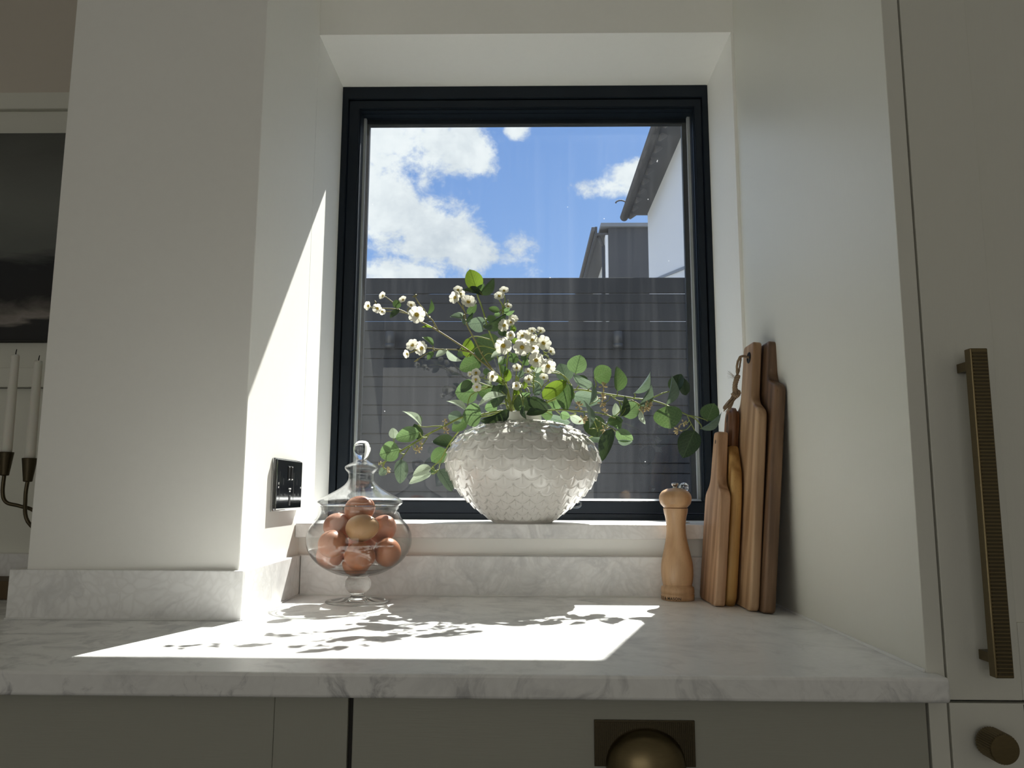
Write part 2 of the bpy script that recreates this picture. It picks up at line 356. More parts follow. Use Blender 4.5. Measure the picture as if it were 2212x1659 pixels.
def ring(bm, o, i, y0, y1, bev=.0012):  # rectangular frame: four mitred bars; o, i = (x0, x1, z0, z1)
    oc = [(o[0], o[2]), (o[1], o[2]), (o[1], o[3]), (o[0], o[3])]; ic = [(i[0], i[2]), (i[1], i[2]), (i[1], i[3]), (i[0], i[3])]
    A = [bm.verts.new((x, y0, z)) for x, z in oc]; Bv = [bm.verts.new((x, y0, z)) for x, z in ic]
    C = [bm.verts.new((x, y1, z)) for x, z in oc]; D = [bm.verts.new((x, y1, z)) for x, z in ic]
    es = []
    for k in range(4):
        n = (k+1) % 4
        f = bm.faces.new((A[k], A[n], Bv[n], Bv[k])); bm.faces.new((C[k], D[k], D[n], C[n]))
        bm.faces.new((A[k], C[k], C[n], A[n])); bm.faces.new((Bv[k], Bv[n], D[n], D[k])); es.append(f)
    if bev:
        ed = [e for f in es for e in f.edges if not (e.verts[0] in A and e.verts[1] in Bv or e.verts[1] in A and e.verts[0] in Bv)]
        bmesh.ops.bevel(bm, geom=list(set(ed)), offset=bev, segments=2, affect='EDGES')
    bmesh.ops.recalc_face_normals(bm, faces=bm.faces[:])
    return bm
def lathe(prof, n=48, bm=None, c=(0, 0, 0), close=True):
    bm = bm or bmesh.new(); rows = []
    for r, z in prof:
        if r < 1e-6: rows.append([bm.verts.new((c[0], c[1], c[2]+z))])
        else: rows.append([bm.verts.new((c[0]+r*math.cos(2*PI*k/n), c[1]+r*math.sin(2*PI*k/n), c[2]+z)) for k in range(n)])
    for a, b in zip(rows, rows[1:]):
        for k in range(n):
            k2 = (k+1) % n
            if len(a) == 1 and len(b) == 1: continue
            if len(a) == 1: bm.faces.new((a[0], b[k2], b[k]))
            elif len(b) == 1: bm.faces.new((a[k], a[k2], b[0]))
            else: bm.faces.new((a[k], a[k2], b[k2], b[k]))
    bmesh.ops.recalc_face_normals(bm, faces=bm.faces[:]); return bm
def smooth_prof(pts, n=6):             # Catmull-Rom through (r, z)
    out = []
    for i in range(len(pts)-1):
        p0 = pts[max(0, i-1)]; p1 = pts[i]; p2 = pts[i+1]; p3 = pts[min(len(pts)-1, i+2)]
        for k in range(n):
            t = k/n
            out.append(tuple(max(0.0 if j == 0 else -9, .5*(2*p1[j]+(p2[j]-p0[j])*t+(2*p0[j]-5*p1[j]+4*p2[j]-p3[j])*t*t+(3*p1[j]-p0[j]-3*p2[j]+p3[j])*t**3)) for j in range(2)))
    out.append(pts[-1]); return out
def catmull(pts, n=5):
    out = []
    for i in range(len(pts)-1):
        p0, p1, p2, p3 = pts[max(0, i-1)], pts[i], pts[i+1], pts[min(len(pts)-1, i+2)]
        for k in range(n):
            t = k/n; out.append(.5*(2*p1+(p2-p0)*t+(2*p0-5*p1+4*p2-p3)*t*t+(3*p1-p0-3*p2+p3)*t**3))
    out.append(pts[-1]); return out
def tube(bm, pts, r0, r1=None, n=7, cap=True):
    r1 = r0 if r1 is None else r1; rows = []; nrm = None
    for i, p in enumerate(pts):
        t = (pts[min(i+1, len(pts)-1)]-pts[max(i-1, 0)]).normalized()
        if nrm is None: nrm = t.orthogonal().normalized()
        nrm = (nrm-t*nrm.dot(t)).normalized(); b = t.cross(nrm); r = r0+(r1-r0)*i/max(1, len(pts)-1)
        rows.append([bm.verts.new(p+(nrm*math.cos(2*PI*k/n)+b*math.sin(2*PI*k/n))*r) for k in range(n)])
    for a, b in zip(rows, rows[1:]):
        for k in range(n): bm.faces.new((a[k], a[(k+1) % n], b[(k+1) % n], b[k]))
    if cap: bm.faces.new(rows[0][::-1]); bm.faces.new(rows[-1])
    return bm
def struct(name, bm, mat, par=None): return tag(link(name, bm, mat, par), kind='structure' if par is None else None)

# ------------------------------------------------------------------ room shell
YP, YU, YW, YF, YD = .3386, .3283, .6458, .8536, .024
XL, XR, XPL = -.4442, .403, -.7643
struct('wall_back', boxes([(-2.4, XL, YW, .915, -.9, 1.5), (XR, 1.35, YW, .915, -.9, 1.5), (XL, XR, YW, .915, 1.1255, 1.5), (XL, XR, YW, .915, -.9, .1035)]), WALL)
struct('wall_pier', B(XPL, XL, YP, YW, .0, 1.5, bev=.0015), WALL)
struct('wall_left', B(-2.5, -2.4, -4.1, .95, -.9, 1.5), WALL)
struct('wall_right', B(1.35, 1.45, -4.1, .95, -.9, 1.5), WALL)
struct('wall_rear', B(-2.4, 1.35, -4.1, -4.0, -.9, 1.5), WALL)
struct('floor', B(-2.5, 1.45, -4.1, .95, -1.0, -.9), FLOORM)
struct('ceiling', B(-2.5, 1.45, -4.1, .95, 1.5, 1.6), WALL)
def added_rear_doors():                      # invented doors with blinds, added behind the fill light to suggest a source
    d = bpy.data.objects.new('added_door_1', None); COL.objects.link(d); d.location = (-.6, -4.0, -.9); tag(d, kind='structure')
    ob = bmesh.new()
    for x0, x1 in ((-1.78, -.61), (-.59, .58)):
        bm = bmesh.new(); box(bm, x0, x1, -3.998, -3.95, -.90, -.80); box(bm, x0, x1, -3.998, -3.95, 1.25, 1.36); box(bm, x0, x0+.07, -3.998, -3.95, -.80, 1.25); box(bm, x1-.07, x1, -3.998, -3.95, -.80, 1.25)
        link('added_door_frame', bm, GUN, d); link('added_blind', B(x0+.07, x1-.07, -3.99, -3.97, -.80, 1.25), WALL, d)
    ob.free()
added_rear_doors()
# panelled wall left of the pier
def niche():
    yw = YW
    t1 = struct('trim_1', boxes([(-2.4, XPL, yw-.022, yw, .955, .991), (-2.4, XPL, yw-.012, yw, .90, .955)], .002), TRIM)
    t2 = struct('trim_2', boxes([(-2.4, XPL, yw-.012, yw, .386, .475), (-2.4, XPL, yw-.020, yw, .386, .424)], .002), TRIM)
    struct('trim_3', B(-2.4, XPL, yw-.004, yw, .9915, 1.5), TAUPE)
    struct('trim_4', B(-2.4, XPL, yw-.004, yw, .0, .3855), TRIM)
    o = link('canvas_painting', B(-1.75, -.80, yw-.030, yw-.0005, .4755, .8995, bev=.002), CANVAS)
    at_origin(o, (-1.75, yw-.03, .4755)); tag(o, 'dark abstract canvas with black band on the panelled wall', 'painting')
niche()

# ------------------------------------------------------------------ window
def window():
    w = bpy.data.objects.new('window_1', None); COL.objects.link(w); w.location = (0, YF, .13); tag(w, kind='structure')
    zb, zt = .1304, 1.1255
    fr = ring(bmesh.new(), (XL, XR, zb, zt), (XL+.014, XR-.013, zb+.013, zt-.030), YF, .915)
    link('window_frame', fr, GUN, w)
    s_o = (XL+.0165, XR-.0155, zb+.0155, zt-.0325); s_i = (-.4045, .372, .1690, 1.074)
    link('window_sash', ring(bmesh.new(), s_o, s_i, YF+.004, .905), GUN, w)
    g_i = (-.4020, .3690, .1715, 1.0690); p_i = (-.3968, .3635, .1760, 1.0790); o_i = (-.3905, .3530, .1735, 1.0580)
    bm = bmesh.new()
    ring(bm, s_i, (s_i[0]+.0022, s_i[1]-.0022, s_i[2]+.0018, s_i[3]-.0035), YF+.010, .9095, .0006)
    ring(bm, (s_i[0]+.0018, s_i[1]-.0018, s_i[2]+.0014, s_i[3]-.003), g_i, YF+.024, .8955, .0005)
    link('glazing_bead', bm, GUN, w)
    link('spacer_bar', ring(bmesh.new(), (g_i[0]-.002, g_i[1]+.002, g_i[2]-.001, p_i[3]+.006), p_i, .8990, .9088, 0), SPACER, w)
    link('outer_frame', ring(bmesh.new(), s_o, o_i, .9100, .9230, .0006), GUN, w)
    link('window_pane', B(g_i[0]-.002, g_i[1]+.002, .8965, .8967, g_i[2]-.001, g_i[3]+.002), PANE, w)
    bm = bmesh.new(); x0, x1 = g_i[0]+.001, g_i[1]-.001; pr = [(.8955, .1712), (.8955, .1752), (.8790, .1702), (.8790, .1694)]
    a = [bm.verts.new((x0, y, z)) for y, z in pr]; b = [bm.verts.new((x1, y, z)) for y, z in pr]; bm.faces.new(a); bm.faces.new(b[::-1])
    for k in range(4): bm.faces.new((a[k], b[k], b[(k+1) % 4], a[(k+1) % 4]))
    bmesh.ops.recalc_face_normals(bm, faces=bm.faces[:]); link('added_sun_strip', bm, SPACER, w)  # pale sloped strip added to catch sun as a bright line under the glass
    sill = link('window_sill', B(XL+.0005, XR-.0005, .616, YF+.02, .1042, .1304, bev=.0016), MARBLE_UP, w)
    # clear catch at the foot of the sash
    bm = bmesh.new(); c = P(1241, 1090, YF-.004)
    tube(bm, catmull([c+Vector((-.006, 0, -.006)), c+Vector((.004, -.006, -.006)), c+Vector((.012, -.007, -.003)), c+Vector((.013, -.007, .004)), c+Vector((.006, -.003, .008))], 5), .0022, .0018, 8)
    link('sash_catch', bm, SGLASS, w, True)
window()

# ------------------------------------------------------------------ worktop, upstands, cabinets
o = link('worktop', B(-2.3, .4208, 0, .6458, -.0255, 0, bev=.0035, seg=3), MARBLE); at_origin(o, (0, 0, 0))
# end notch: the slab stops at the tall panel behind its front nosing
bm = bmesh.new(); bm.from_mesh(o.data)
bmesh.ops.bisect_plane(bm, geom=bm.verts[:]+bm.edges[:]+bm.faces[:], plane_co=(0, YD-.0005, 0), plane_no=(0, 1, 0))
bmesh.ops.bisect_plane(bm, geom=bm.verts[:]+bm.edges[:]+bm.faces[:], plane_co=(.4086, 0, 0), plane_no=(1, 0, 0))
kill = [f for f in bm.faces if f.calc_center_median().x > .4086 and f.calc_center_median().y > YD]
bmesh.ops.delete(bm, geom=kill, context='FACES'); bmesh.ops.holes_fill(bm, edges=bm.edges[:], sides=40)
bm.to_mesh(o.data); bm.free()
tag(o, 'white marble worktop with grey veined front edge under the window', 'worktop')
UP = 'marble upstands along the worktop'
def upst(a, label):
    o = link('upstand', B(*a, bev=.0012), MARBLE_UP); tag(o, label, 'upstand', UP); return o
upst((XL+.012, .4085, .6202, .6456, .0003, .0715), 'marble upstand strip beneath the window sill')
upst((-.7837, -.4337, YU, YP-.0003, .0003, .0715), 'wide marble upstand on the front of the pier')
upst((-.4442+.0002, -.4334, YP-.006, .6456, .0003, .0715), 'sunlit marble upstand on the pier side below the socket')
upst((-.7837, XPL-.0003, YP+.0005, .6456, .0003, .0715), 'marble upstand end on the far side of the pier')
upst((-2.3, -.7845, .6202, .6456, .0003, .0715), 'marble upstand behind the candlesticks')
bm = boxes([(XL+.011, .4086, .6178, .6203, .0002, .0022), (-.4336, -.4312, YU, .6200, .0002, .0022), (-.7837, -.4330, YU-.0022, YU, .0002, .0022), (.4066, .4087, .026, .6200, .0002, .0035)])
struct('baseboard_sealant', bm, CAULK)

def ribs(bm, x0, x1, z0, z1, yf, depth, n, vertical=True):
    for k in range(n):
        if vertical:
            a = x0+(x1-x0)*k/n; b = a+(x1-x0)/n*.55; box(bm, a, b, yf-depth, yf+.0004, z0, z1)
        else:
            a = z0+(z1-z0)*k/n; b = a+(z1-z0)/n*.55; box(bm, x0, x1, yf-depth, yf+.0004, a, b)
def base_right():
    r = thing('base_cabinet', (.10, .3, -.9), 'greige base cabinet with ribbed brass cup pull under the worktop', 'cabinet')
    link('carcass', boxes([(-.2025, .4070, .030, .60, -.86, -.0262)]), GAP, r)
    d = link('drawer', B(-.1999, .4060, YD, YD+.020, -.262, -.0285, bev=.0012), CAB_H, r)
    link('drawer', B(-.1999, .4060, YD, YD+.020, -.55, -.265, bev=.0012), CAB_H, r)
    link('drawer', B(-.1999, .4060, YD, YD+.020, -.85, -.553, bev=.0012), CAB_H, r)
    bm = bmesh.new(); x0, x1, z0, z1 = .0565, .1622, -.0962, -.0500
    box(bm, x0, x1, YD-.003, YD-.0002, z0, z1, bev=.0004)
    ribs(bm, x0+.002, x1-.001, z0+.001, z1-.0018, YD-.003, .0011, 48)
    link('cup_pull_plate', bm, BRASS_D, d)
    # half-dome cup
    bm = bmesh.new(); cx, cz = .1098, -.0985; a, h, dp = .0405, .0400, .028; rows = []
    for i in range(25):
        th = PI*i/24
        rows.append([bm.verts.new((cx-a*math.cos(th), YD-.0032-dp*math.sin(th)**.85*math.cos(PI/2*j/14)**.9 if i not in (0, 24) else YD-.0032, cz+h*math.sin(PI/2*j/14)*math.sin(th)**.8)) for j in range(15)])
    for A, Bq in zip(rows, rows[1:]):
        for j in range(14): bm.faces.new((A[j], A[j+1], Bq[j+1], Bq[j]))
    bmesh.ops.remove_doubles(bm, verts=bm.verts[:], dist=1e-5)
    bmesh.ops.solidify(bm, geom=bm.faces[:], thickness=.0012); bmesh.ops.recalc_face_normals(bm, faces=bm.faces[:])
    link('cup_pull', bm, BRASS, d, True)
base_right()
def base_left():
    r = thing('base_cabinet', (-.5, .3, -.9), 'greige shaker base cabinet under the worktop below the pier', 'cabinet')
    link('carcass', B(-.86, -.2026, .030, .60, -.86, -.0262), GAP, r)
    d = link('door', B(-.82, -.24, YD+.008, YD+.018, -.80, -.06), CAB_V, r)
    link('stile', B(-.2840, -.2052, YD, YD+.02, -.85, -.0285, bev=.0008), CAB_V, d)
    link('rail', B(-.7790, -.2843, YD+.0003, YD+.02, -.112, -.0285, bev=.0008), CAB_H, d)
    link('stile', B(-.858, -.7793, YD, YD+.02, -.85, -.0285, bev=.0008), CAB_V, d)
    link('rail', B(-.7790, -.2843, YD+.0003, YD+.02, -.85, -.77, bev=.0008), CAB_H, d)
base_left()
def tall():
    r = thing('tall_cabinet', (.8, .3, -.9), 'tall greige shaker cabinet with ribbed brass handles right of the window', 'cabinet')
    link('side_panel', B(.4088, .4281, YD, YW, -.88, 1.5, bev=.0008), CAB_LIT_V, r)
    link('carcass', B(.4282, 1.05, YD+.012, YW, -.86, 1.498), GAP, r)
    d = link('door', B(.506, .98, YD+.0045, YD+.010, .04, 1.45), CAB_LIT_V, r)
    link('stile', B(.4306, .5080, YD, YD+.011, -.0275, 1.49, bev=.0009), CAB_LIT_V, d)
    link('rail', B(.5082, .99, YD+.0002, YD+.011, -.0275, .0520, bev=.0009), CAB_LIT_H, d)
    link('rail', B(.5082, .99, YD+.0002, YD+.011, 1.41, 1.49, bev=.0009), CAB_LIT_H, d)
    link('stile', B(.9902, 1.05, YD, YD+.011, -.0275, 1.49, bev=.0009), CAB_LIT_V, d)
    # bar handle: block, two posts, ribbed face
    x0, x1, z0, z1, yf = .4610, .4797, .0025, .3430, -.0115
    bm = bmesh.new(); box(bm, x0, x1, yf, yf+.0115, z0, z1, bev=.0009)
    box(bm, x0+.004, x1-.004, yf+.011, YD, z1-.022, z1-.012, bev=.0005); box(bm, x0+.004, x1-.004, yf+.011, YD, z0+.012, z0+.022, bev=.0005)
    ha = link('bar_handle', bm, BRASS, d)
    bm = bmesh.new(); ribs(bm, x0+.0022, x1-.0015, z0+.003, z1-.0025, yf, .0009, 88, False)
    tag(link('handle_ribs', bm, BRASS_D, d), kind='stuff')
    dr = link('drawer', B(.4306, 1.05, YD, YD+.011, -.23, -.0305, bev=.0009), CAB_LIT_V, r)
    link('door', B(.4306, 1.05, YD, YD+.011, -.85, -.233, bev=.0009), CAB_LIT_V, r)
    link('drawer_joint', boxes([(.5076, .5083, YD-.0002, YD+.001, -.229, -.0315)]), GAP, dr)
    # knurled knob
    f = P(2172, 1620, -.0105); bm = bmesh.new(); n = 72; R = .0152; rows = []
    prof = [(R*.55, YD), (R*.55, YD-.004), (R*.92, YD-.006), (R, YD-.008), (R, -.0085), (R*.93, -.0105), (0, -.0108)]
    for k, (rr, yy) in enumerate(prof):
        if rr == 0: rows.append([bm.verts.new((f.x, yy, f.z))]); continue
        rows.append([bm.verts.new((f.x+rr*(1 if k in (0, 1, 5) else (1.0 if q % 2 else .93))*math.cos(2*PI*q/n), yy, f.z+rr*(1 if k in (0, 1, 5) else (1.0 if q % 2 else .93))*math.sin(2*PI*q/n))) for q in range(n)])
    for a, b in zip(rows, rows[1:]):
        for q in range(n):
            if len(b) == 1: bm.faces.new((a[q], a[(q+1) % n], b[0]))
            else: bm.faces.new((a[q], a[(q+1) % n], b[(q+1) % n], b[q]))
    bmesh.ops.recalc_face_normals(bm, faces=bm.faces[:]); link('knob', bm, BRASS, dr)
tall()

# ------------------------------------------------------------------ socket on the pier's side
def socket():
    x = XL; y0, y1, z0, z1 = .4705, .6225, .1560, .2440; t = .0085
    r = thing('wall_socket', (x, (y0+y1)/2, z0), 'black nickel double power socket on the sunlit pier side', 'socket')
    link('face_plate', B(x+.0002, x+t, y0, y1, z0, z1, bev=.0035, seg=3), BLACKN, r)
    bm = bmesh.new(); box(bm, x+.0001, x+.0035, y0-.0012, y1+.0012, z0-.0012, z1+.0012, bev=.001); link('back_rim', bm, CHROME, r)
    yc = (y0+y1)/2; sgn = lambda a: yc+a
    for k, dy in enumerate((-.0085, .0085)):
        bm = bmesh.new(); box(bm, x+t-.003, x+t+.0012, sgn(dy)-.0055, sgn(dy)+.0055, z1-.036, z1-.011, bev=.001)
        link('rocker_switch', bm, BLACK, r)
        for b_ in ((x+t+.0006, x+t+.0014, sgn(dy)-.0035, sgn(dy)+.0035, z1-.0352, z1-.0335), (x+t+.0006, x+t+.0014, sgn(dy)-.003, sgn(dy)+.001, z1-.0132, z1-.012)): link('switch_mark', B(*b_), WHITEP, r)
    for dy in (-.040, .040):
        ins = link('socket_insert', B(x+t-.003, x+t+.0004, sgn(dy)-.019, sgn(dy)+.019, z0+.018, z1-.022, bev=.0004), BLACKN, r)
        bm = boxes([(x+t-.002, x+t+.0006, sgn(dy)-.0022, sgn(dy)+.0022, z0+.044, z0+.055), (x+t-.002, x+t+.0006, sgn(dy)-.0135, sgn(dy)-.0075, z0+.024, z0+.0285), (x+t-.002, x+t+.0006, sgn(dy)+.0075, sgn(dy)+.0135, z0+.024, z0+.0285)])
        link('pin_holes', bm, BLACK, ins)
    link('usb_port', B(x+t-.002, x+t+.0007, yc-.0045, yc+.0045, z0+.008, z0+.026, bev=.0003), BLACK, r)
    for b_ in ((x+t, x+t+.0005, yc-.006, yc-.003, z0+.036, z0+.0385), (x+t, x+t+.0005, yc-.001, yc+.006, z0+.036, z0+.0385), (x+t, x+t+.0005, yc-.003, yc+.003, z0+.0315, z0+.034), (x+t, x+t+.0005, y0+.010, y0+.013, z0+.038, z0+.041), (x+t, x+t+.0005, y0+.0105, y0+.0125, z0+.044, z0+.048), (x+t, x+t+.0005, y1-.012, y1-.009, z0+.038, z0+.041)): link('printed_mark', B(*b_), WHITEP, r)
socket()

# ------------------------------------------------------------------ candle holder left of the pier
def candles():
    r = thing('candle_holder', (-.90, .50, 0), 'aged brass arm candle holder half hidden behind the pier', 'candle holder')
    y = .50; c1 = Vector((-.9205, y, 0)); c2 = Vector((-.8785, y, 0))
    def cup(c, zt):
        bm = lathe(smooth_prof([(0, zt-.040), (.0065, zt-.040), (.0078, zt-.034), (.0115, zt-.004), (.012, zt), (.0105, zt), (.0098, zt-.006), (0, zt-.008)], 3), 24, c=(c.x, c.y, 0)); return link('candle_cup', bm, BRASS_D, r, True)
    cup(c1, .254); cup(c2, .2435)
    bm = bmesh.new(); ctr = Vector((-.835, y+.015, .10))
    tube(bm, catmull([c1+Vector((0, 0, .216)), c1+Vector((0, 0, .185)), c1+Vector((.008, 0, .168)), c1+Vector((.030, .004, .1615)), c1+Vector((.055, .010, .150)), ctr], 6), .0032, .0032, 9)
    link('candle_arm', bm, BRASS_D, r, True)
    bm = bmesh.new(); tube(bm, catmull([c2+Vector((0, 0, .206)), c2+Vector((0, -.002, .175)), c2+Vector((.012, -.008, .135)), ctr], 6), .0032, .0032, 9); link('candle_arm', bm, BRASS_D, r, True)
    bm = lathe(smooth_prof([(0, .0), (.055, 0), (.056, .006), (.05, .010), (.012, .014), (.006, .03), (.005, .10), (0, .104)], 4), 32, c=(ctr.x, ctr.y, 0)); link('base', bm, BRASS_D, r, True)
    for c, z0, z1, lab in ((c1, .2462, .4265, 'ivory taper candle at the far left, the taller of the two'), (c2, .2357, .4155, 'ivory taper candle partly hidden by the pier')):
        t = thing('taper_candle', (c.x, c.y, z0), lab, 'candle', 'ivory taper candles')
        link('wax', lathe([(0, z0), (.0088, z0), (.0086, z0+.02), (.0066, z1-.003), (.0058, z1), (0, z1-.001)], 28, c=(c.x, c.y, 0)), WAX, t, True)
        bm = bmesh.new(); tube(bm, [Vector((c.x, c.y, z1-.001)), Vector((c.x+.0004, c.y, z1+.005)), Vector((c.x+.0012, c.y, z1+.010))], .0009, .0007, 6); link('wick', bm, WICK, t)
    o = link('storage_box', B(-1.25, -.905, .53, .612, .0005, .032, bev=.002), plain('brown_box_card', (.10, .065, .03), .7)); tag(o, 'low dark brown box on the worktop behind the candles', 'box')
candles()

# ------------------------------------------------------------------ vase
VY = .69
def vase():
    C0 = P(1129, 1010, VY); cx = C0.x; k = .1718
    z_of = lambda cy: P(1129, 880+k*cy, VY).z
    s = (P(1129+100, 985, VY).x-P(1129, 985, VY).x)/100*k
    zb = .1306
    pr = [(1440, 372), (1425, 392), (1345, 490), (1225, 640), (1070, 795), (960, 882), (815, 955), (700, 978), (575, 952), (450, 880), (390, 820), (320, 725), (265, 625), (225, 500), (195, 380), (182, 275), (172, 244), (120, 240), (80, 246), (70, 240)]
    prof = [(hw*s*.985, max(zb, z_of(cy))) for cy, hw in pr]; prof[0] = (prof[0][0], zb)
    fine = smooth_prof(prof, 22)
    # arc length along the body for the scale rows
    zs = [0.0]
    for a, b in zip(fine, fine[1:]): zs.append(zs[-1]+math.hypot(b[0]-a[0], b[1]-a[1]))
    i_top = min(range(len(fine)), key=lambda i: abs(fine[i][1]-z_of(186))); Ltop = zs[i_top]; NROW, NC, N = 16.5, 26, 416
    rows = []; bm = bmesh.new()
    def relief(t, ang):
        tt = t; kk = math.floor(tt); f = tt-kk
        a = ang/(2*PI)*NC+(.5 if kk % 2 else 0.0); u = (a-math.floor(a)-.5)*2
        e = 1-.62*abs(u)**2.3
        if f < e: ff, edge, uu = f, e, u
        else:
            a = ang/(2*PI)*NC+(0.0 if kk % 2 else .5); uu = (a-math.floor(a)-.5)*2; ff = f-1; edge = 1
        h = .0006+.0013*ff
        h += .0010*math.exp(-((edge-ff)/.11)**2)
        h -= .0007*math.exp(-(uu/.09)**2)*(1 if ff < .35 else max(0, 1-(ff-.35)*3.5))
        h += .0006*(1-uu*uu)
        return h
    for i, (r, z) in enumerate(fine):
        row = []
        j = min(i+1, len(fine)-1); q = max(i-1, 0); dr, dz = fine[j][0]-fine[q][0], fine[j][1]-fine[q][1]; L = math.hypot(dr, dz) or 1; nr, nz = dz/L, -dr/L
        v = zs[i]/Ltop; fade = max(0, min(1, (v-.01)/.03))*max(0, min(1, (1.0-v)/.02)); t = (1-v)*NROW
        sc = 1.25*fade*min(1.0, r/.11)
        for n in range(N):
            an = 2*PI*n/N; h = relief(t, an)*sc if sc > 0 else 0
            row.append(bm.verts.new((cx+(r+h*nr)*math.cos(an), VY+(r+h*nr)*math.sin(an), z+h*nz)))
        rows.append(row)
    rt, zt = fine[-1]
    for rr, zz in ((rt-.003, zt+.0012), (rt-.006, zt), (rt-.006, zt-.03), (rt-.002, zt-.045)):
        rows.append([bm.verts.new((cx+rr*math.cos(2*PI*n/N), VY+rr*math.sin(2*PI*n/N), zz)) for n in range(N)])
    for a, b in zip(rows, rows[1:]):
        for n in range(N): bm.faces.new((a[n], a[(n+1) % N], b[(n+1) % N], b[n]))
    bm.faces.new(rows[0][::-1])
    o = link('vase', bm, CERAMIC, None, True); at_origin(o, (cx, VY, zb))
    tag(o, 'squat cream glazed vase with raised fish-scale relief on the window sill', 'vase')
    return cx, zt
VX, VZ = vase()

# ------------------------------------------------------------------ plants
def leaf_mesh(name, exp, cup, bend, wave=0.0, nx=11, ny=7):
    vs_, fs = [], []
    for i in range(nx):
        x = i/(nx-1); w = max(.004, .5*max(0, math.sin(PI*min(1, x**exp)))**.62)
        for j in range(ny):
            s = j/(ny-1)*2-1; y = w*s
            vs_.append((x, y, cup*(abs(y)**1.6)*1.5-bend*x*x+bend*x*.6+wave*math.sin(x*7+s*2)*abs(s)))
    for i in range(nx-1):
        for j in range(ny-1): fs.append((i*ny+j, (i+1)*ny+j, (i+1)*ny+j+1, i*ny+j+1))
    me = bpy.data.meshes.new(name); me.from_pydata(vs_, [], fs); me.polygons.foreach_set('use_smooth', [True]*len(fs)); me.update(); return me
LM = {}
def get_leaf(kind, col):
    if (kind, col) not in LM:
        a = {'r': (.80, .22, .10, .015), 'h': (.78, .38, .14, .02), 'f': (.85, 1.5, .12, .02), 'n': (.9, .35, .22, .02)}[kind]
        me = leaf_mesh('leaf', *a); me.materials.append(LEAF[col]); LM[(kind, col)] = me
    return LM[(kind, col)]
def basis(ex, nrm, o, sx, sy, sz):
    ey = nrm.cross(ex).normalized(); ez = ex.cross(ey).normalized(); m = Matrix.Identity(4)
    for i in range(3): m[i][0], m[i][1], m[i][2], m[i][3] = ex[i]*sx, ey[i]*sy, ez[i]*sz, o[i]
    return m
def place(o, par, m):
    o.parent = par; o.matrix_parent_inverse = Matrix.Translation(-par.location); o.matrix_basis = m; return o
def nearest(pl, p):
    best = None
    for a, b in zip(pl, pl[1:]):
        d = b-a; t = max(0, min(1, (p-a).dot(d)/max(1e-12, d.length_squared))); q = a+d*t; L = (q-p).length
        if best is None or L < best[0]: best = (L, q, d.normalized())
    return best
class Branch:
    def __init__(s, name, label, cat, group):
        s.t = thing(name, (VX, VY, VZ-.03), label, cat, group); s.lines = []; s.bm = bmesh.new()
    def stem(s, pts, r0=.0022, r1=.0014, root=False):
        p = [P(u, v, y) for u, v, y in pts]
        if root:
            dx = max(-.024, min(.024, p[0].x-VX)); p = [Vector((VX+dx*.6, VY+random.uniform(-.006, .006), VZ-.05)), Vector((VX+dx, VY+random.uniform(-.012, .008), VZ+.002))]+p
        pl = catmull(p, 5); s.lines.append(pl); tube(s.bm, pl, r0, r1, 7); return s
    def pet(s, p, r=.0010, sag=.2):
        d = nearest([q for l in s.lines for q in l], p) if len(s.lines) == 1 else min((nearest(l, p) for l in s.lines), key=lambda k: k[0])
        L, q, dirn = d
        if L < .0015: return q
        mid = q.lerp(p, .5)+dirn*(L*sag); tube(s.bm, catmull([q, mid, p], 4), r*1.15, r*.85, 6); return q
    def leaf(s, b, t, w, Y, dY=0.0, roll=0.0, col='g', kind='r', pet=True):
        A = P(b[0], b[1], Y); T = P(t[0], t[1], Y+dY); ex = T-A; L = ex.length; ex.normalize()
        n = (CAM-A).normalized(); n = (n-ex*n.dot(ex)).normalized(); n = Quaternion(ex, math.radians(roll)) @ n
        pxm = (A-CAM).length/FPX; wd = w*pxm/max(.17, abs(math.cos(math.radians(roll))))
        wd = min(wd, L*1.25)
        o = bpy.data.objects.new('leaf', get_leaf(kind, col)); COL.objects.link(o); place(o, s.t, basis(ex, n, A, L, wd, L))
        if pet: s.pet(A, .0011, .25)
        return s
    def flower(s, c, r, Y, sx=0.0, up=.15, cup=None):
        A = P(c[0], c[1], Y); v = (CAM-A).normalized(); n = (v+_r*sx+_u*up).normalized(); R = 1.12*r*(A-CAM).length/FPX
        ex = n.orthogonal().normalized(); ex = Quaternion(n, random.uniform(0, 6)) @ ex
        o = bpy.data.objects.new('flower', FLOWER[0 if r > 9.5 else 1]); COL.objects.link(o); m = basis(ex, n, A, R, R, R); place(o, s.t, m)
        c2 = bpy.data.objects.new('flower_centre', FCENTRE); COL.objects.link(c2); c2.parent = o; c2.matrix_parent_inverse = Matrix.Identity(4)
        base = A-n*R*.42; s.pet(base, .0009, .25)
        tube(s.bm, [base-n*R*.35, base-n*R*.1, base+n*R*.28], R*.10, R*.34, 7)
        return s
    def bud(s, c, r, Y):
        A = P(c[0], c[1], Y); R = r*(A-CAM).length/FPX; L, q, d = min((nearest(l, A) for l in s.lines), key=lambda k: k[0])
        ax = (A-q).normalized() if L > 1e-4 else Vector((0, 0, 1)); s.pet(A-ax*R, .0009)
        tube(s.bm, [A-ax*R, A-ax*R*.3, A+ax*R*.4, A+ax*R], R*.5, R*.14, 7); return s
    def seeds(s, c, r, Y):
        A = P(c[0], c[1], Y); R = r*(A-CAM).length/FPX; o = bpy.data.objects.new('seed_cluster', SEEDS); COL.objects.link(o)
        place(o, s.t, basis(Vector((random.uniform(-1, 1), .3, random.uniform(-1, 1))).normalized(), (CAM-A).normalized(), A, R, R, R)); s.pet(A, .0008); return s
    def done(s, mat): link('stem', s.bm, mat, s.t, True)
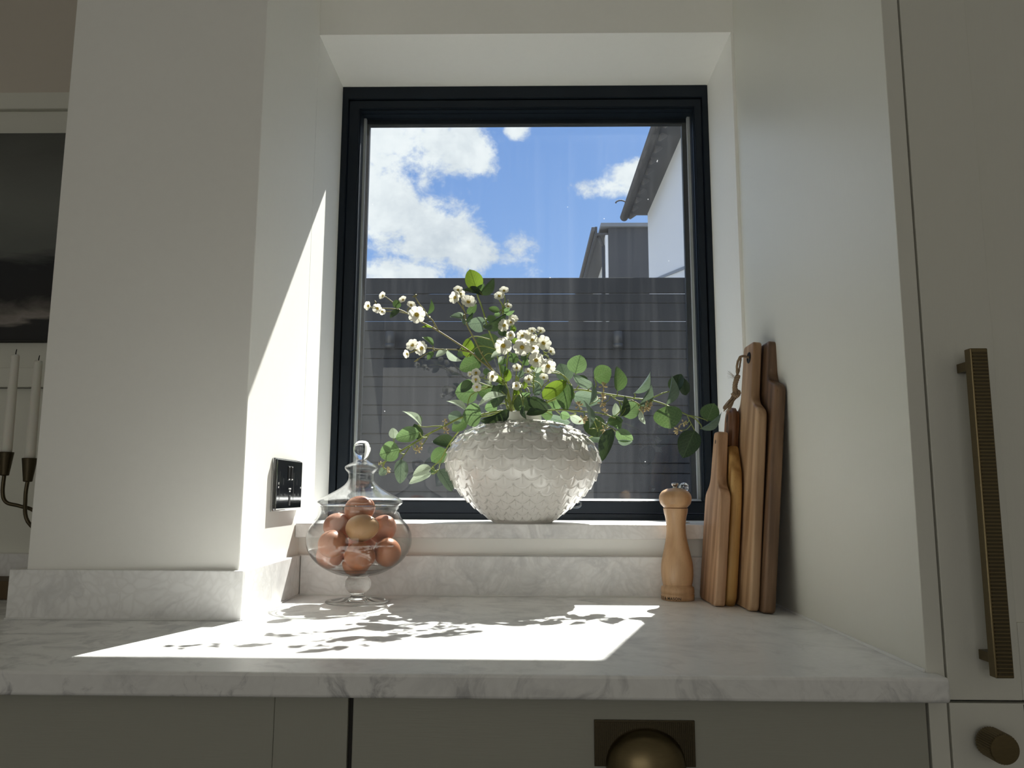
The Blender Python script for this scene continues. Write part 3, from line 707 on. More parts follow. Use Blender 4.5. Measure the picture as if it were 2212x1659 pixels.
def flower_mesh(n, depth, ruff):
    bm = bmesh.new()
    for k in range(n):
        a0 = 2*PI*k/n; g = {}
        for i in range(6):
            for j in range(5):
                q = i/5; sgn = (j/4*2-1); half = (PI/n)*1.30*(.62+.38*q**.6)
                rr = .08+.92*q*(1-.20*abs(sgn)**2.6*q); a = a0+sgn*half*(1-.12*q**4)
                z = depth*(-.42+.85*q**1.7)+ruff*math.sin(sgn*5+k)*q*q+(.05*(k % 2)*q)
                g[i, j] = bm.verts.new((rr*math.cos(a), rr*math.sin(a), z))
        for i in range(5):
            for j in range(4): bm.faces.new((g[i, j], g[i+1, j], g[i+1, j+1], g[i, j+1]))
    me = bpy.data.meshes.new('flower'); bm.to_mesh(me); bm.free(); me.materials.append(PETAL); me.polygons.foreach_set('use_smooth', [True]*len(me.polygons)); return me
FLOWER = [flower_mesh(7, .22, .045), flower_mesh(5, .34, .03)]
def centre_mesh():
    bm = lathe([(0, .02), (.10, .0), (.19, -.10), (.20, -.20), (.0, -.26)], 14)
    for k in range(9):
        a = 2*PI*k/9; tube(bm, [Vector((.13*math.cos(a), .13*math.sin(a), -.1)), Vector((.20*math.cos(a), .20*math.sin(a), .10))], .03, .035, 5)
    bmesh.ops.scale(bm, vec=(1.25, 1.25, 1.1), verts=bm.verts[:]); me = bpy.data.meshes.new('flower_centre'); bm.to_mesh(me); bm.free(); me.materials.append(YOLK); return me
FCENTRE = centre_mesh()
def seed_mesh():
    bm = bmesh.new(); rr = random.Random(3)
    for k in range(11):
        d = Vector((rr.uniform(-1, 1), rr.uniform(-1, 1), rr.uniform(-1, 1))).normalized()
        p = d.orthogonal(); rows = []
        for q, w in ((.12, .03), (.35, .05), (.55, .16), (.78, .17), (1.0, .02)): rows.append((d*q, w))
        for (a, wa), (b, wb) in zip(rows, rows[1:]): tube(bm, [a, b], wa, wb, 6, cap=False)
    me = bpy.data.meshes.new('seed_cluster'); bm.to_mesh(me); bm.free(); me.materials.append(SEED); return me
SEEDS = seed_mesh()
c1 = lambda x, y: (760+.226*x, 560+.226*y)
c2 = lambda x, y: (1140+.208*x, 700+.208*y)
c3 = lambda x, y: (780+.1628*x, 800+.1628*y)
K1, K2, K3 = .226, .208, .1628
def st(cf, pts, ys):
    n = len(pts); return [cf(*p)+((ys[0]+(ys[1]-ys[0])*i/(n-1)),) for i, p in enumerate(pts)]
EG = 'eucalyptus branches in the vase'
def euc_right_upper():
    b = Branch('eucalyptus_branch', 'long eucalyptus branch reaching right, ending above the cutting boards', 'branch', EG)
    b.stem(st(c2, [(170, 830), (320, 760), (430, 695), (560, 682), (760, 717), (960, 747), (1150, 776), (1270, 772), (1400, 718)], (.685, .655)), .0024, .0013, True)
    b.stem(st(c2, [(1150, 778), (1270, 790), (1390, 822), (1520, 880), (1650, 942), (1740, 985), (1800, 1050)], (.660, .640)), .0016, .0011)
    b.stem(st(c2, [(1655, 945), (1760, 965), (1860, 1000)], (.645, .635)), .0011, .0009)
    b.stem(st(c2, [(1655, 945), (1690, 1020), (1735, 1105)], (.645, .645)), .0010, .0009)
    b.stem(st(c2, [(860, 740), (950, 800), (1080, 790)], (.66, .65)), .0012, .0009)
    L = lambda bs, t, w, **k: b.leaf(c2(*bs), c2(*t), w*K2, **k)
    L((495, 515), (545, 318), 205, Y=.66, col='l', roll=-18)
    L((690, 560), (870, 470), 205, Y=.665, col='g', roll=20)
    L((405, 600), (335, 405), 180, Y=.70, col='s', roll=30)
    L((680, 640), (470, 535), 105, Y=.65, col='s', roll=-52)
    L((635, 600), (478, 548), 60, Y=.67, col='d', roll=50)
    L((640, 835), (680, 600), 34, Y=.63, dY=-.01, col='s', roll=70, kind='n')
    L((930, 700), (935, 435), 130, Y=.65, col='g', roll=40, kind='h')
    L((1105, 718), (1292, 508), 62, Y=.655, col='s', roll=62, kind='n')
    L((1148, 860), (1300, 628), 95, Y=.65, col='s', roll=58, kind='h')
    L((1435, 840), (1520, 532), 88, Y=.645, col='s', roll=60, kind='n')
    L((1515, 700), (1590, 515), 150, Y=.66, col='d', roll=-35)
    L((1640, 745), (1570, 530), 110, Y=.665, col='d', roll=35, pet=False)
    L((1440, 850), (1485, 1088), 330, Y=.635, col='g', roll=12)
    L((1000, 962), (1145, 820), 190, Y=.66, col='l', roll=-15)
    L((960, 960), (1020, 742), 84, Y=.645, col='d', roll=56, kind='h')
    L((900, 960), (918, 818), 78, Y=.66, col='p', roll=35)
    L((1172, 900), (1215, 1042), 56, Y=.64, col='p', roll=30, kind='n')
    L((1735, 1105), (1608, 1390), 225, Y=.645, col='d', roll=10)
    L((1862, 1005), (1935, 822), 190, Y=.64, col='g', roll=-15)
    L((1790, 1085), (2030, 935), 62, Y=.63, col='s', roll=64, kind='n')
    for c, r in (((780, 650), 55), ((770, 760), 55), ((770, 820), 50), ((1225, 860), 60), ((1250, 830), 50), ((1190, 890), 50), ((1615, 1025), 45), ((1565, 1100), 55)): b.seeds(c2(*c), r*K2, .655 if c[0] < 1500 else .66)
    b.done(STEM)
def euc_right_lower():
    b = Branch('eucalyptus_branch', 'lower eucalyptus branch drooping right beside the vase shoulder', 'branch', EG)
    b.stem(st(c2, [(60, 900), (160, 905), (330, 890), (580, 910), (760, 926), (900, 975)], (.66, .62)), .0020, .0012, True)
    b.stem(st(c2, [(640, 935), (760, 1020), (870, 1085)], (.64, .62)), .0013, .0010)
    L = lambda bs, t, w, **k: b.leaf(c2(*bs), c2(*t), w*K2, **k)
    L((640, 1085), (608, 790), 34, Y=.605, dY=.01, col='s', roll=70, kind='n')
    L((830, 1022), (990, 995), 110, Y=.625, col='g', roll=-30)
    L((905, 975), (960, 1090), 100, Y=.63, col='l', roll=25)
    L((640, 965), (745, 1172), 225, Y=.66, col='d', roll=-15)
    L((880, 1085), (768, 1422), 140, Y=.61, col='d', roll=30)
    L((915, 1110), (1095, 1205), 135, Y=.63, col='l', roll=20)
    L((935, 1215), (1090, 1225), 60, Y=.635, col='s', roll=48, pet=False)
    L((440, 950), (595, 1032), 85, Y=.70, col='p', roll=25)
    L((335, 935), (440, 965), 90, Y=.72, col='l', roll=10)
    L((170, 965), (445, 1030), 120, Y=.77, col='s', roll=25)  # this leaf and the next two stand in for leaf reflections in the pane
    L((470, 745), (760, 800), 165, Y=.79, col='s', roll=15)
    L((640, 1180), (770, 1215), 80, Y=.70, col='s', roll=-20)
    for c, r in (((530, 850), 55), ((800, 915), 50), ((570, 985), 60), ((800, 1095), 55)): b.seeds(c2(*c), r*K2, .635)
    b.done(STEM)
def euc_left():
    b = Branch('eucalyptus_branch', 'eucalyptus branch drooping left toward the egg jar', 'branch', EG)
    b.stem(st(c3, [(1560, 590), (1340, 622), (1100, 742), (900, 842), (720, 955), (540, 1062), (330, 1205), (240, 1245)], (.645, .59)), .0023, .0013, True)
    b.stem(st(c3, [(1070, 740), (970, 740), (880, 750), (800, 748)], (.635, .62)), .0013, .0010)
    b.stem(st(c3, [(650, 1010), (600, 1080), (530, 1180)], (.60, .59)), .0011, .0009)
    b.stem(st(c3, [(905, 845), (850, 940), (790, 1020)], (.61, .60)), .0009, .0008)
    L = lambda bs, t, w, **k: b.leaf(c3(*bs), c3(*t), w*K3, **k)
    L((1600, 600), (1345, 590), 320, Y=.62, col='l', roll=10)
    L((1345, 612), (1150, 625), 185, Y=.64, col='s', roll=-20)
    L((1400, 665), (1205, 800), 175, Y=.65, col='g', roll=15)
    L((800, 748), (568, 522), 52, Y=.62, dY=.0, col='p', roll=66, kind='n')
    L((765, 720), (752, 565), 46, Y=.63, col='g', roll=55, kind='n')
    L((770, 925), (710, 705), 130, Y=.63, col='d', roll=25)
    L((775, 822), (450, 905), 205, Y=.60, col='l', roll=18)
    L((435, 905), (420, 762), 125, Y=.61, col='p', roll=10)
    L((512, 1052), (240, 1120), 265, Y=.585, col='l', roll=14)
    L((530, 1178), (520, 1505), 185, Y=.585, col='s', roll=-12)
    L((330, 1310), (240, 1390), 110, Y=.61, col='s', roll=20)
    for c, r in (((1125, 800), 60), ((1110, 680), 45), ((760, 1030), 60), ((740, 1070), 55), ((800, 960), 40), ((340, 1330), 60), ((265, 1240), 40)): b.seeds(c3(*c), r*K3, .62)
    b.done(STEM)
def euc_left_low():
    b = Branch('eucalyptus_branch', 'short eucalyptus branch hanging low against the left of the vase', 'branch', EG)
    b.stem(st(c3, [(1700, 600), (1500, 640), (1340, 760), (1180, 960), (1060, 1180), (960, 1270), (930, 1310)], (.67, .70)), .0018, .0011, True)
    b.stem(st(c3, [(1075, 1170), (1045, 1250), (1030, 1320)], (.70, .68)), .0010, .0009)
    L = lambda bs, t, w, **k: b.leaf(c3(*bs), c3(*t), w*K3, **k)
    L((1255, 985), (942, 935), 165, Y=.71, col='d', roll=30, kind='h')
    L((1125, 1045), (935, 1215), 215, Y=.72, col='g', roll=-15)
    L((932, 1290), (680, 1392), 130, Y=.66, col='p', roll=35)
    L((935, 1370), (628, 1500), 120, Y=.67, col='p', roll=40)
    L((975, 1300), (945, 1390), 70, Y=.69, col='g', roll=25)
    L((1030, 1318), (1215, 1600), 200, Y=.665, col='s', roll=-30, kind='h')
    b.done(STEM)
def euc_top():
    b = Branch('eucalyptus_branch', 'upright eucalyptus sprig whose tip rises above the fence line', 'branch', EG)
    b.stem(st(c1, [(1480, 1400), (1420, 1050), (1365, 825), (1310, 682), (1275, 562), (1240, 450), (1208, 362), (1190, 300)], (.66, .585)), .0020, .0013, True)
    L = lambda bs, t, w, **k: b.leaf(c1(*bs), c1(*t), w*K1, **k)
    L((1195, 300), (1128, 94), 168, Y=.58, col='y', roll=12)
    L((1228, 335), (1368, 182), 90, Y=.59, col='d', roll=40, kind='h')
    L((1250, 345), (1058, 285), 62, Y=.575, col='d', roll=50, kind='n')
    L((1180, 300), (1270, 238), 55, Y=.575, col='g', roll=45)
    L((1280, 600), (1112, 625), 150, Y=.60, col='s', roll=-28, kind='h')
    L((1262, 655), (1485, 525), 100, Y=.60, col='d', roll=48, kind='h')
    L((1290, 570), (1380, 560), 70, Y=.62, col='d', roll=20)
    L((1400, 905), (1175, 770), 290, Y=.66, col='d', roll=-8)
    L((1098, 940), (1118, 752), 122, Y=.64, col='y', roll=15)
    L((1235, 960), (1028, 1055), 165, Y=.66, col='g', roll=12)
    L((1020, 880), (1060, 930), 60, Y=.67, col='d', roll=20)
    b.done(STEM)
def euc_core():
    b = Branch('eucalyptus_branch', 'short leafy eucalyptus stem filling the mouth of the vase', 'branch', EG)
    b.stem(st(c1, [(1540, 1420), (1560, 1300), (1640, 1180), (1740, 1080)], (.67, .65)), .0018, .0012, True)
    b.stem(st(c1, [(1530, 1430), (1440, 1290), (1330, 1220)], (.67, .66)), .0016, .0010)
    L = lambda bs, t, w, **k: b.leaf(c1(*bs), c1(*t), w*K1, **k)
    L((1825, 1330), (2055, 1160), 145, Y=.63, col='y', roll=-14)
    L((2070, 1190), (2040, 1450), 165, Y=.64, col='g', roll=30, kind='h')
    L((1880, 1420), (1665, 1480), 110, Y=.645, col='d', roll=30)
    L((1700, 1320), (1910, 1430), 110, Y=.63, col='d', roll=45)
    L((1560, 1320), (1740, 1440), 190, Y=.66, col='d', roll=5)
    L((1740, 1240), (1790, 1060), 120, Y=.69, col='s', roll=35)
    L((1745, 1300), (1790, 1190), 80, Y=.62, col='s', roll=40, kind='h')
    L((1920, 1440), (1940, 1330), 150, Y=.70, col='l', roll=10)
    L((1920, 1490), (1810, 1480), 110, Y=.70, col='l', roll=20)
    L((1210, 1270), (985, 1270), 230, Y=.67, col='l', roll=14)
    L((1100, 1460), (915, 1340), 42, Y=.64, col='p', roll=66, kind='n')
    L((1150, 1170), (1040, 1270), 100, Y=.65, col='d', roll=20, kind='h')
    L((1380, 1290), (1200, 1250), 150, Y=.72, col='g', roll=10)
    L((1505, 1440), (1235, 1560), 115, Y=.62, col='d', roll=-42, kind='h')
    L((1460, 1200), (1350, 1420), 150, Y=.65, col='d', roll=30)
    L((1470, 1300), (1190, 1390), 46, Y=.63, col='p', roll=64, kind='n')
    L((1390, 1400), (1270, 1430), 120, Y=.71, col='l', roll=5)
    L((1370, 1320), (1360, 1200), 70, Y=.66, col='d', roll=30)
    L((1410, 1290), (1430, 1180), 90, Y=.71, col='l', roll=10)
    L((1640, 1400), (1660, 1530), 45, Y=.60, col='d', roll=50, kind='n')
    L((1640, 1370), (1620, 1460), 60, Y=.61, col='g', roll=30)
    L((1290, 1580), (1420, 1520), 80, Y=.72, col='l', roll=10)
    L((2130, 1290), (1990, 1360), 90, Y=.68, col='g', roll=20)
    b.done(STEM)
FG = 'white blossom stems in the vase'
def fl_left():
    b = Branch('blossom_stem', 'white blossom stem arching far left with its tip near the window frame', 'flower stem', FG)
    b.stem(st(c1, [(1530, 1450), (1470, 1200), (1330, 1050), (1230, 970), (1130, 885), (820, 682), (660, 597), (540, 522), (450, 482), (340, 470), (250, 470)], (.66, .56)), .0023, .0010, True)
    b.stem(st(c1, [(825, 685), (775, 590), (725, 540), (690, 480), (640, 420), (600, 350)], (.60, .575)), .0014, .0009)
    b.stem(st(c1, [(1130, 887), (1000, 865), (840, 860), (700, 848), (590, 880)], (.62, .58)), .0014, .0010)
    b.stem(st(c1, [(540, 520), (420, 500), (300, 500)], (.575, .565)), .0010, .0008)
    b.stem(st(c1, [(450, 480), (390, 410), (330, 365)], (.57, .565)), .0010, .0008)
    b.stem(st(c1, [(840, 862), (720, 900), (620, 965)], (.59, .585)), .0010, .0008)
    F = lambda c, r, **k: b.flower(c1(*c), r*K1, **k)
    F((620, 530), 76, Y=.555, up=.1); F((153, 445), 40, Y=.562, sx=-.9); F((243, 470), 42, Y=.558, sx=-.3); F((290, 500), 30, Y=.56, up=-.4)
    F((293, 348), 36, Y=.562, sx=-.8, up=.5); F((487, 385), 36, Y=.568, sx=-.6, up=.7); F((567, 435), 40, Y=.57, sx=.2, up=.9)
    F((578, 820), 58, Y=.58, sx=-.5, up=.6); F((665, 850), 65, Y=.578, sx=-.7, up=.2); F((525, 905), 38, Y=.58, sx=-1.0, up=-.1)
    b.bud(c1(600, 352), 24*K1, .575).bud(c1(615, 968), 22*K1, .585).bud(c1(225, 405), 16*K1, .565).bud(c1(740, 560), 22*K1, .59)
    L = lambda bs, t, w, **k: b.leaf(c1(*bs), c1(*t), w*K1, **k)
    L((425, 470), (430, 385), 80, Y=.565, col='g', roll=20); L((455, 485), (360, 560), 55, Y=.565, col='d', roll=45); L((720, 530), (768, 380), 42, Y=.575, col='g', roll=55, kind='n')
    L((780, 830), (675, 735), 46, Y=.585, col='l', roll=50, kind='n'); L((780, 885), (720, 960), 55, Y=.585, col='g', roll=30)
    L((910, 870), (800, 930), 60, Y=.60, col='p', roll=45); L((900, 860), (1045, 980), 55, Y=.605, col='p', roll=50, kind='n'); L((770, 660), (665, 645), 22, Y=.60, col='y', roll=50, kind='n')
    b.done(TWIG)
def fl_mid():
    b = Branch('blossom_stem', 'white blossom stem standing left of the tall eucalyptus sprig', 'flower stem', FG)
    b.stem(st(c1, [(1500, 1300), (1400, 1130), (1335, 1040), (1250, 920), (1180, 780), (1100, 625), (1080, 510), (1040, 440), (1000, 390)], (.665, .585)), .0021, .0010, True)
    b.stem(st(c1, [(1085, 530), (1065, 460), (1045, 360), (1020, 300)], (.60, .585)), .0011, .0009)
    b.stem(st(c1, [(1240, 900), (1252, 880)], (.62, .615)), .0012, .0008)
    F = lambda c, r, **k: b.flower(c1(*c), r*K1, **k)
    F((985, 365), 56, Y=.58, sx=-.6, up=.3); F((1015, 290), 42, Y=.585, up=1.0); F((1115, 405), 68, Y=.578, sx=.2, up=.75); F((1042, 330), 40, Y=.595, sx=.5, up=.4)
    L = lambda bs, t, w, **k: b.leaf(c1(*bs), c1(*t), w*K1, **k)
    L((1070, 570), (935, 540), 50, Y=.59, col='s', roll=50, kind='n'); L((1060, 560), (1010, 505), 50, Y=.60, col='p', roll=35); L((1100, 520), (1195, 430), 75, Y=.60, col='g', roll=25)
    L((1090, 600), (1160, 510), 40, Y=.60, col='d', roll=40); L((1080, 630), (1050, 560), 36, Y=.60, col='s', roll=45)
    b.done(TWIG)
def fl_right():
    b = Branch('blossom_stem', 'slim white blossom stem with small flowers up its length, right of the tall sprig', 'flower stem', FG)
    b.stem(st(c1, [(1490, 1300), (1475, 1180), (1485, 960), (1500, 800), (1455, 680), (1445, 590), (1440, 450), (1410, 390), (1400, 340)], (.665, .60)), .0020, .0010, True)
    b.stem(st(c1, [(1442, 470), (1465, 390), (1450, 310)], (.61, .60)), .0010, .0008)
    b.stem(st(c1, [(1442, 480), (1480, 420), (1490, 400)], (.61, .605)), .0009, .0007)
    b.stem(st(c1, [(1500, 790), (1530, 690), (1545, 620)], (.62, .61)), .0010, .0008)
    F = lambda c, r, **k: b.flower(c1(*c), r*K1, **k)
    F((1455, 297), 42, Y=.60, up=.9); F((1410, 350), 48, Y=.598, sx=-.2, up=.8); F((1495, 447), 36, Y=.60, sx=.3, up=1.0); F((1455, 632), 58, Y=.60, sx=-.5, up=.3)
    F((1543, 568), 46, Y=.602, sx=.3, up=.9); F((1520, 600), 40, Y=.598, sx=-.2, up=.5); F((1518, 727), 40, Y=.60, up=.1)
    b.bud(c1(1490, 400), 16*K1, .605)
    L = lambda bs, t, w, **k: b.leaf(c1(*bs), c1(*t), w*K1, **k)
    L((1410, 500), (1305, 465), 62, Y=.61, col='g', roll=25); L((1450, 490), (1512, 465), 52, Y=.605, col='l', roll=20); L((1450, 510), (1558, 498), 40, Y=.605, col='l', roll=45, kind='n')
    L((1420, 530), (1358, 530), 44, Y=.61, col='l', roll=20); L((1480, 690), (1395, 700), 90, Y=.63, col='d', roll=10); L((1545, 700), (1535, 620), 60, Y=.615, col='g', roll=20); L((1535, 690), (1555, 650), 40, Y=.61, col='y', roll=20)
    b.done(STEM)
def fl_cluster():
    b = Branch('blossom_stem', 'dense cluster of white blossoms with two open flowers facing forward', 'flower stem', FG)
    b.stem(st(c1, [(1550, 1330), (1590, 1150), (1640, 1000), (1700, 890), (1735, 790)], (.665, .605)), .0021, .0011, True)
    b.stem(st(c1, [(1640, 1005), (1560, 930), (1500, 880)], (.63, .605)), .0012, .0009)
    b.stem(st(c1, [(1735, 1280), (1745, 1100), (1800, 960), (1850, 900)], (.64, .605)), .0013, .0009)
    b.stem(st(c1, [(1700, 890), (1650, 800)], (.615, .605)), .0010, .0008)
    b.stem(st(c1, [(1735, 790), (1760, 740), (1795, 700)], (.605, .60)), .0010, .0008)
    F = lambda c, r, **k: b.flower(c1(*c), r*K1, **k)
    F((1448, 827), 77, Y=.585, sx=-.1, up=.05); F((1627, 842), 77, Y=.582, up=.05); F((1630, 730), 52, Y=.60, up=.35); F((1680, 720), 45, Y=.605, sx=.3, up=.5)
    F((1722, 682), 38, Y=.605, up=1.0); F((1805, 682), 40, Y=.605, sx=.3, up=.9); F((1832, 800), 70, Y=.60, sx=.35, up=.4); F((1725, 770), 55, Y=.60, up=.3); F((1735, 850), 48, Y=.598, sx=.2, up=-.1)
    F((1762, 965), 70, Y=.588, sx=.1, up=.3); F((1877, 1022), 68, Y=.59, sx=.1, up=.1); F((1905, 880), 40, Y=.60, sx=.8, up=.5); F((1752, 890), 36, Y=.61, up=.2); F((1700, 800), 40, Y=.612, up=.2)
    b.bud(c1(1835, 885), 20*K1, .60).bud(c1(1880, 940), 20*K1, .60)
    L = lambda bs, t, w, **k: b.leaf(c1(*bs), c1(*t), w*K1, **k)
    L((1590, 930), (1500, 970), 100, Y=.61, col='g', roll=20); L((1480, 960), (1395, 1000), 70, Y=.62, col='g', roll=20); L((1440, 900), (1325, 935), 50, Y=.61, col='p', roll=50, kind='n'); L((1460, 930), (1400, 990), 40, Y=.61, col='p', roll=45, kind='n')
    L((1640, 960), (1690, 1010), 70, Y=.625, col='g', roll=10); L((1580, 800), (1530, 760), 60, Y=.61, col='y', roll=20); L((1720, 1050), (1830, 1040), 50, Y=.605, col='p', roll=50, kind='n'); L((1700, 1040), (1760, 1010), 45, Y=.60, col='y', roll=40, kind='n')
    L((1660, 920), (1620, 960), 60, Y=.62, col='d', roll=20); L((1790, 850), (1720, 930), 55, Y=.62, col='g', roll=20)
    b.done(STEM)
def fl_low():
    b = Branch('blossom_stem', 'low sprays of tiny white flowers with yellow eyes just above the vase mouth', 'flower stem', FG)
    b.stem(st(c1, [(1530, 1420), (1475, 1205), (1380, 1170), (1260, 1140), (1190, 1110)], (.655, .60)), .0016, .0009, True)
    b.stem(st(c1, [(1475, 1205), (1410, 1160), (1360, 1140)], (.63, .61)), .0011, .0009)
    b.stem(st(c1, [(1530, 1400), (1560, 1200), (1600, 1100), (1690, 1090), (1760, 1130)], (.65, .615)), .0014, .0008)
    b.stem(st(c1, [(1560, 1210), (1570, 1110), (1575, 1060)], (.63, .62)), .0010, .0008)
    b.stem(st(c1, [(1690, 1320), (1650, 1240), (1610, 1180)], (.64, .62)), .0010, .0008)
    b.stem(st(c1, [(1760, 1300), (1830, 1210), (1890, 1160)], (.64, .62)), .0010, .0008)
    F = lambda c, r, **k: b.flower(c1(*c), r*K1, **k)
    F((1187, 1085), 40, Y=.60, up=.3); F((1185, 1150), 41, Y=.595, up=-.1); F((1195, 1222), 42, Y=.595, up=-.3); F((1345, 1120), 48, Y=.60, up=.0); F((1128, 1098), 26, Y=.605, sx=-.8)
    F((1572, 1210), 40, Y=.60, up=-.1); F((1577, 1037), 40, Y=.61, up=.6); F((1692, 1147), 42, Y=.61, sx=-.3, up=.6); F((1835, 1128), 42, Y=.61, sx=.2, up=.9); F((1685, 1070), 34, Y=.612, sx=.3, up=.9)
    L = lambda bs, t, w, **k: b.leaf(c1(*bs), c1(*t), w*K1, **k)
    L((1280, 1110), (1290, 1040), 66, Y=.615, col='l', roll=20); L((1470, 1170), (1500, 1050), 80, Y=.64, col='y', roll=15); L((1480, 1110), (1425, 1010), 70, Y=.64, col='g', roll=20); L((1440, 1200), (1350, 1090), 50, Y=.63, col='y', roll=30)
    L((1600, 1260), (1560, 1290), 60, Y=.62, col='y', roll=20); L((1640, 1240), (1660, 1150), 34, Y=.61, col='y', roll=50, kind='n'); L((1620, 1280), (1720, 1280), 40, Y=.615, col='l', roll=50, kind='n'); L((1540, 1300), (1580, 1220), 36, Y=.62, col='y', roll=40, kind='n')
    L((1330, 1210), (1270, 1160), 34, Y=.61, col='p', roll=50, kind='n'); L((1590, 1130), (1640, 1060), 60, Y=.62, col='s', roll=40)
    b.done(STEM)
for fn in (euc_right_upper, euc_right_lower, euc_left, euc_left_low, euc_top, euc_core, fl_left, fl_mid, fl_right, fl_cluster, fl_low): fn()

# ------------------------------------------------------------------ egg jar
JX, JY = -.3070, .5380
def jar():
    zj = lambda cy: P(775, 930+.2412*cy, JY).z
    s = (P(800, 1180, JY).x-P(700, 1180, JY).x)/100*.2412
    r = thing('egg_jar', (JX, JY, 0), 'clear glass footed jar full of brown eggs on the worktop', 'jar')
    outp = [(1300, 105), (1282, 190), (1250, 262), (1210, 330), (1160, 388), (1100, 432), (1040, 457), (980, 464), (920, 458), (860, 432), (820, 400), (785, 370), (750, 353), (715, 347), (678, 352)]
    po = smooth_prof([(a*s, zj(cy)) for cy, a in outp], 5); th = .0018
    pin = [(max(0.0, q-th), z+(th*1.5 if i < 12 else 0)) for i, (q, z) in enumerate(po)]
    prof = [(0, po[0][1]-.001)]+po+[(po[-1][0]-.0009, po[-1][1]+.0012)]+pin[::-1]+[(0, pin[0][1])]
    link('bowl', lathe(prof, 72, c=(JX, JY, 0)), JARG, r, True)
    zc = zj(1300); st_ = [(1302, 92), (1312, 88), (1325, 100), (1345, 112), (1375, 117), (1405, 110), (1435, 88), (1455, 66), (1470, 60), (1482, 62), (1490, 76), (1496, 120)]
    foot = [(max(0, a*s), zj(cy)) for cy, a in st_]
    zl = foot[-1][1]
    prof = [(0, zc-.0012)]+smooth_prof(foot, 4)+[(.030, .0062), (.046, .0032), (.0542, .0022), (.0548, .0012), (.054, .0004), (0, .0004)]
    link('stem_foot', lathe(prof, 64, c=(JX, JY, 0)), SGLASS, r, True)
    # lid
    lp = [(672, 352), (664, 362), (650, 376), (636, 378), (620, 366), (600, 335), (565, 268), (525, 198), (490, 150), (460, 124), (430, 112), (400, 112), (380, 118), (362, 134), (345, 146), (330, 148), (315, 138), (298, 112), (280, 76), (262, 50)]
    lo = smooth_prof([(a*s, zj(cy)) for cy, a in lp], 4); li = [(max(.0, q-.0018), z-.0004) for q, z in lo]
    zf = zj(748)
    prof = [(.0, lo[-1][1]+.0005)]+lo[::-1]+[(.0685, zj(672)), (.0655, zj(690)), (.0605, zf), (.0590, zf), (.0635, zj(690)), (.0660, zj(668))]+li+[(.0, li[-1][1]-.001)]
    lid = link('lid', lathe(prof, 72, c=(JX, JY, 0)), JARG, r, True)
    kp = [(262, 46), (245, 54), (225, 64), (200, 72), (165, 78), (135, 73), (110, 58), (95, 36)]
    prof = [(0, zj(266))]+smooth_prof([(a*s, zj(cy)) for cy, a in kp], 4)+[(0, zj(88))]
    link('lid_knob', lathe(prof, 40, c=(JX, JY, 0)), SGLASS, lid, True)
    # eggs: settle spheres inside the bowl, then shape each as an egg
    want = [((580, 712), -.004, 0), ((635, 866), -.034, 1), ((400, 858), .004, 2), ((775, 880), .012, 2), ((405, 1003), -.046, 0), ((645, 1095), -.050, 3), ((858, 1078), -.018, 0), ((300, 1115), -.012, 2), ((520, 1165), -.008, 0), ((560, 1010), .045, 2), ((700, 1150), .030, 1), ((420, 1120), .040, 0)]
    want = want[:10]; pts = [Vector(((c[0]-577)*s, dy, zj(c[1]))) for c, dy, k in want]; R = .0232
    inner = sorted([(z, q) for q, z in pin])
    def rad(z):
        for (z0, r0), (z1, r1) in zip(inner, inner[1:]):
            if z0 <= z <= z1: return r0+(r1-r0)*(z-z0)/max(1e-9, z1-z0)
        return inner[-1][1] if z > inner[-1][0] else 0.0
    for it in range(160):
        for i in range(len(pts)):
            for j in range(i):
                d = pts[i]-pts[j]; L = d.length
                if L < 2*R*1.03:
                    d = d.normalized()*(2*R*1.03-L)*.5; d.z *= .6; wi = .15 if i in (0, 1, 4, 5, 6) else .5; pts[i] += d*wi*1.0; pts[j] -= d*(.15 if j in (0, 1, 4, 5, 6) else .5)
        for p in pts:
            for dz in (0, -R*.7, R*.7):
                rr = max(.004, rad(p.z+dz)-.0012-math.sqrt(max(0, R*R-dz*dz))); h = math.hypot(p.x, p.y)
                if h > rr: f = 1-(1-rr/h)*.5; p.x *= f; p.y *= f
            lowz = min(z for z, q in inner)+R*.9
            if p.z < lowz: p.z = lowz
    lab = ['brown egg at the very top, just under the jar lid', 'pale tan egg at the front, second from the top of the jar', 'rosy egg behind the tan egg, upper left in the jar', 'rosy egg behind the tan egg, upper right in the jar',
           'glossy brown egg left of centre in the jar, below the tan egg', 'dark russet egg in the lower middle of the jar', 'large brown egg resting against the right side of the jar', 'pinkish egg lowest at the left side of the jar', 'brown egg at the bottom of the jar, mostly behind the russet one',
           'rosy egg hidden at the back of the jar', 'tan egg at the back of the jar, near the bottom', 'brown egg at the back of the jar, lower left']
    orient = [(.2, 0), (.35, .3), (1.2, -.5), (-.9, .6), (.9, .7), (1.4, .2), (-1.1, .35), (.3, -.8), (-.4, .2), (.5, 1), (1, 0), (0, .6)]
    for i, p in enumerate(pts):
        bm = bmesh.new(); prof = []
        for k in range(17):
            th_ = PI*k/16; x = -math.cos(th_); prof.append((R*math.sin(th_)*(1-.10*x), R*1.24*x))
        prof[0] = (0, prof[0][1]); prof[-1] = (0, prof[-1][1])
        lathe(prof, 28, bm)
        e = link('egg', bm, EGGS[want[i][2]], None, True); e.location = p+Vector((JX, JY, 0))
        tl, hd = orient[i]; e.rotation_euler = (math.cos(hd)*.6, PI/2*.8+tl*.35, hd+tl)
        tag(e, lab[i], 'egg', 'eggs in the glass jar')
jar()

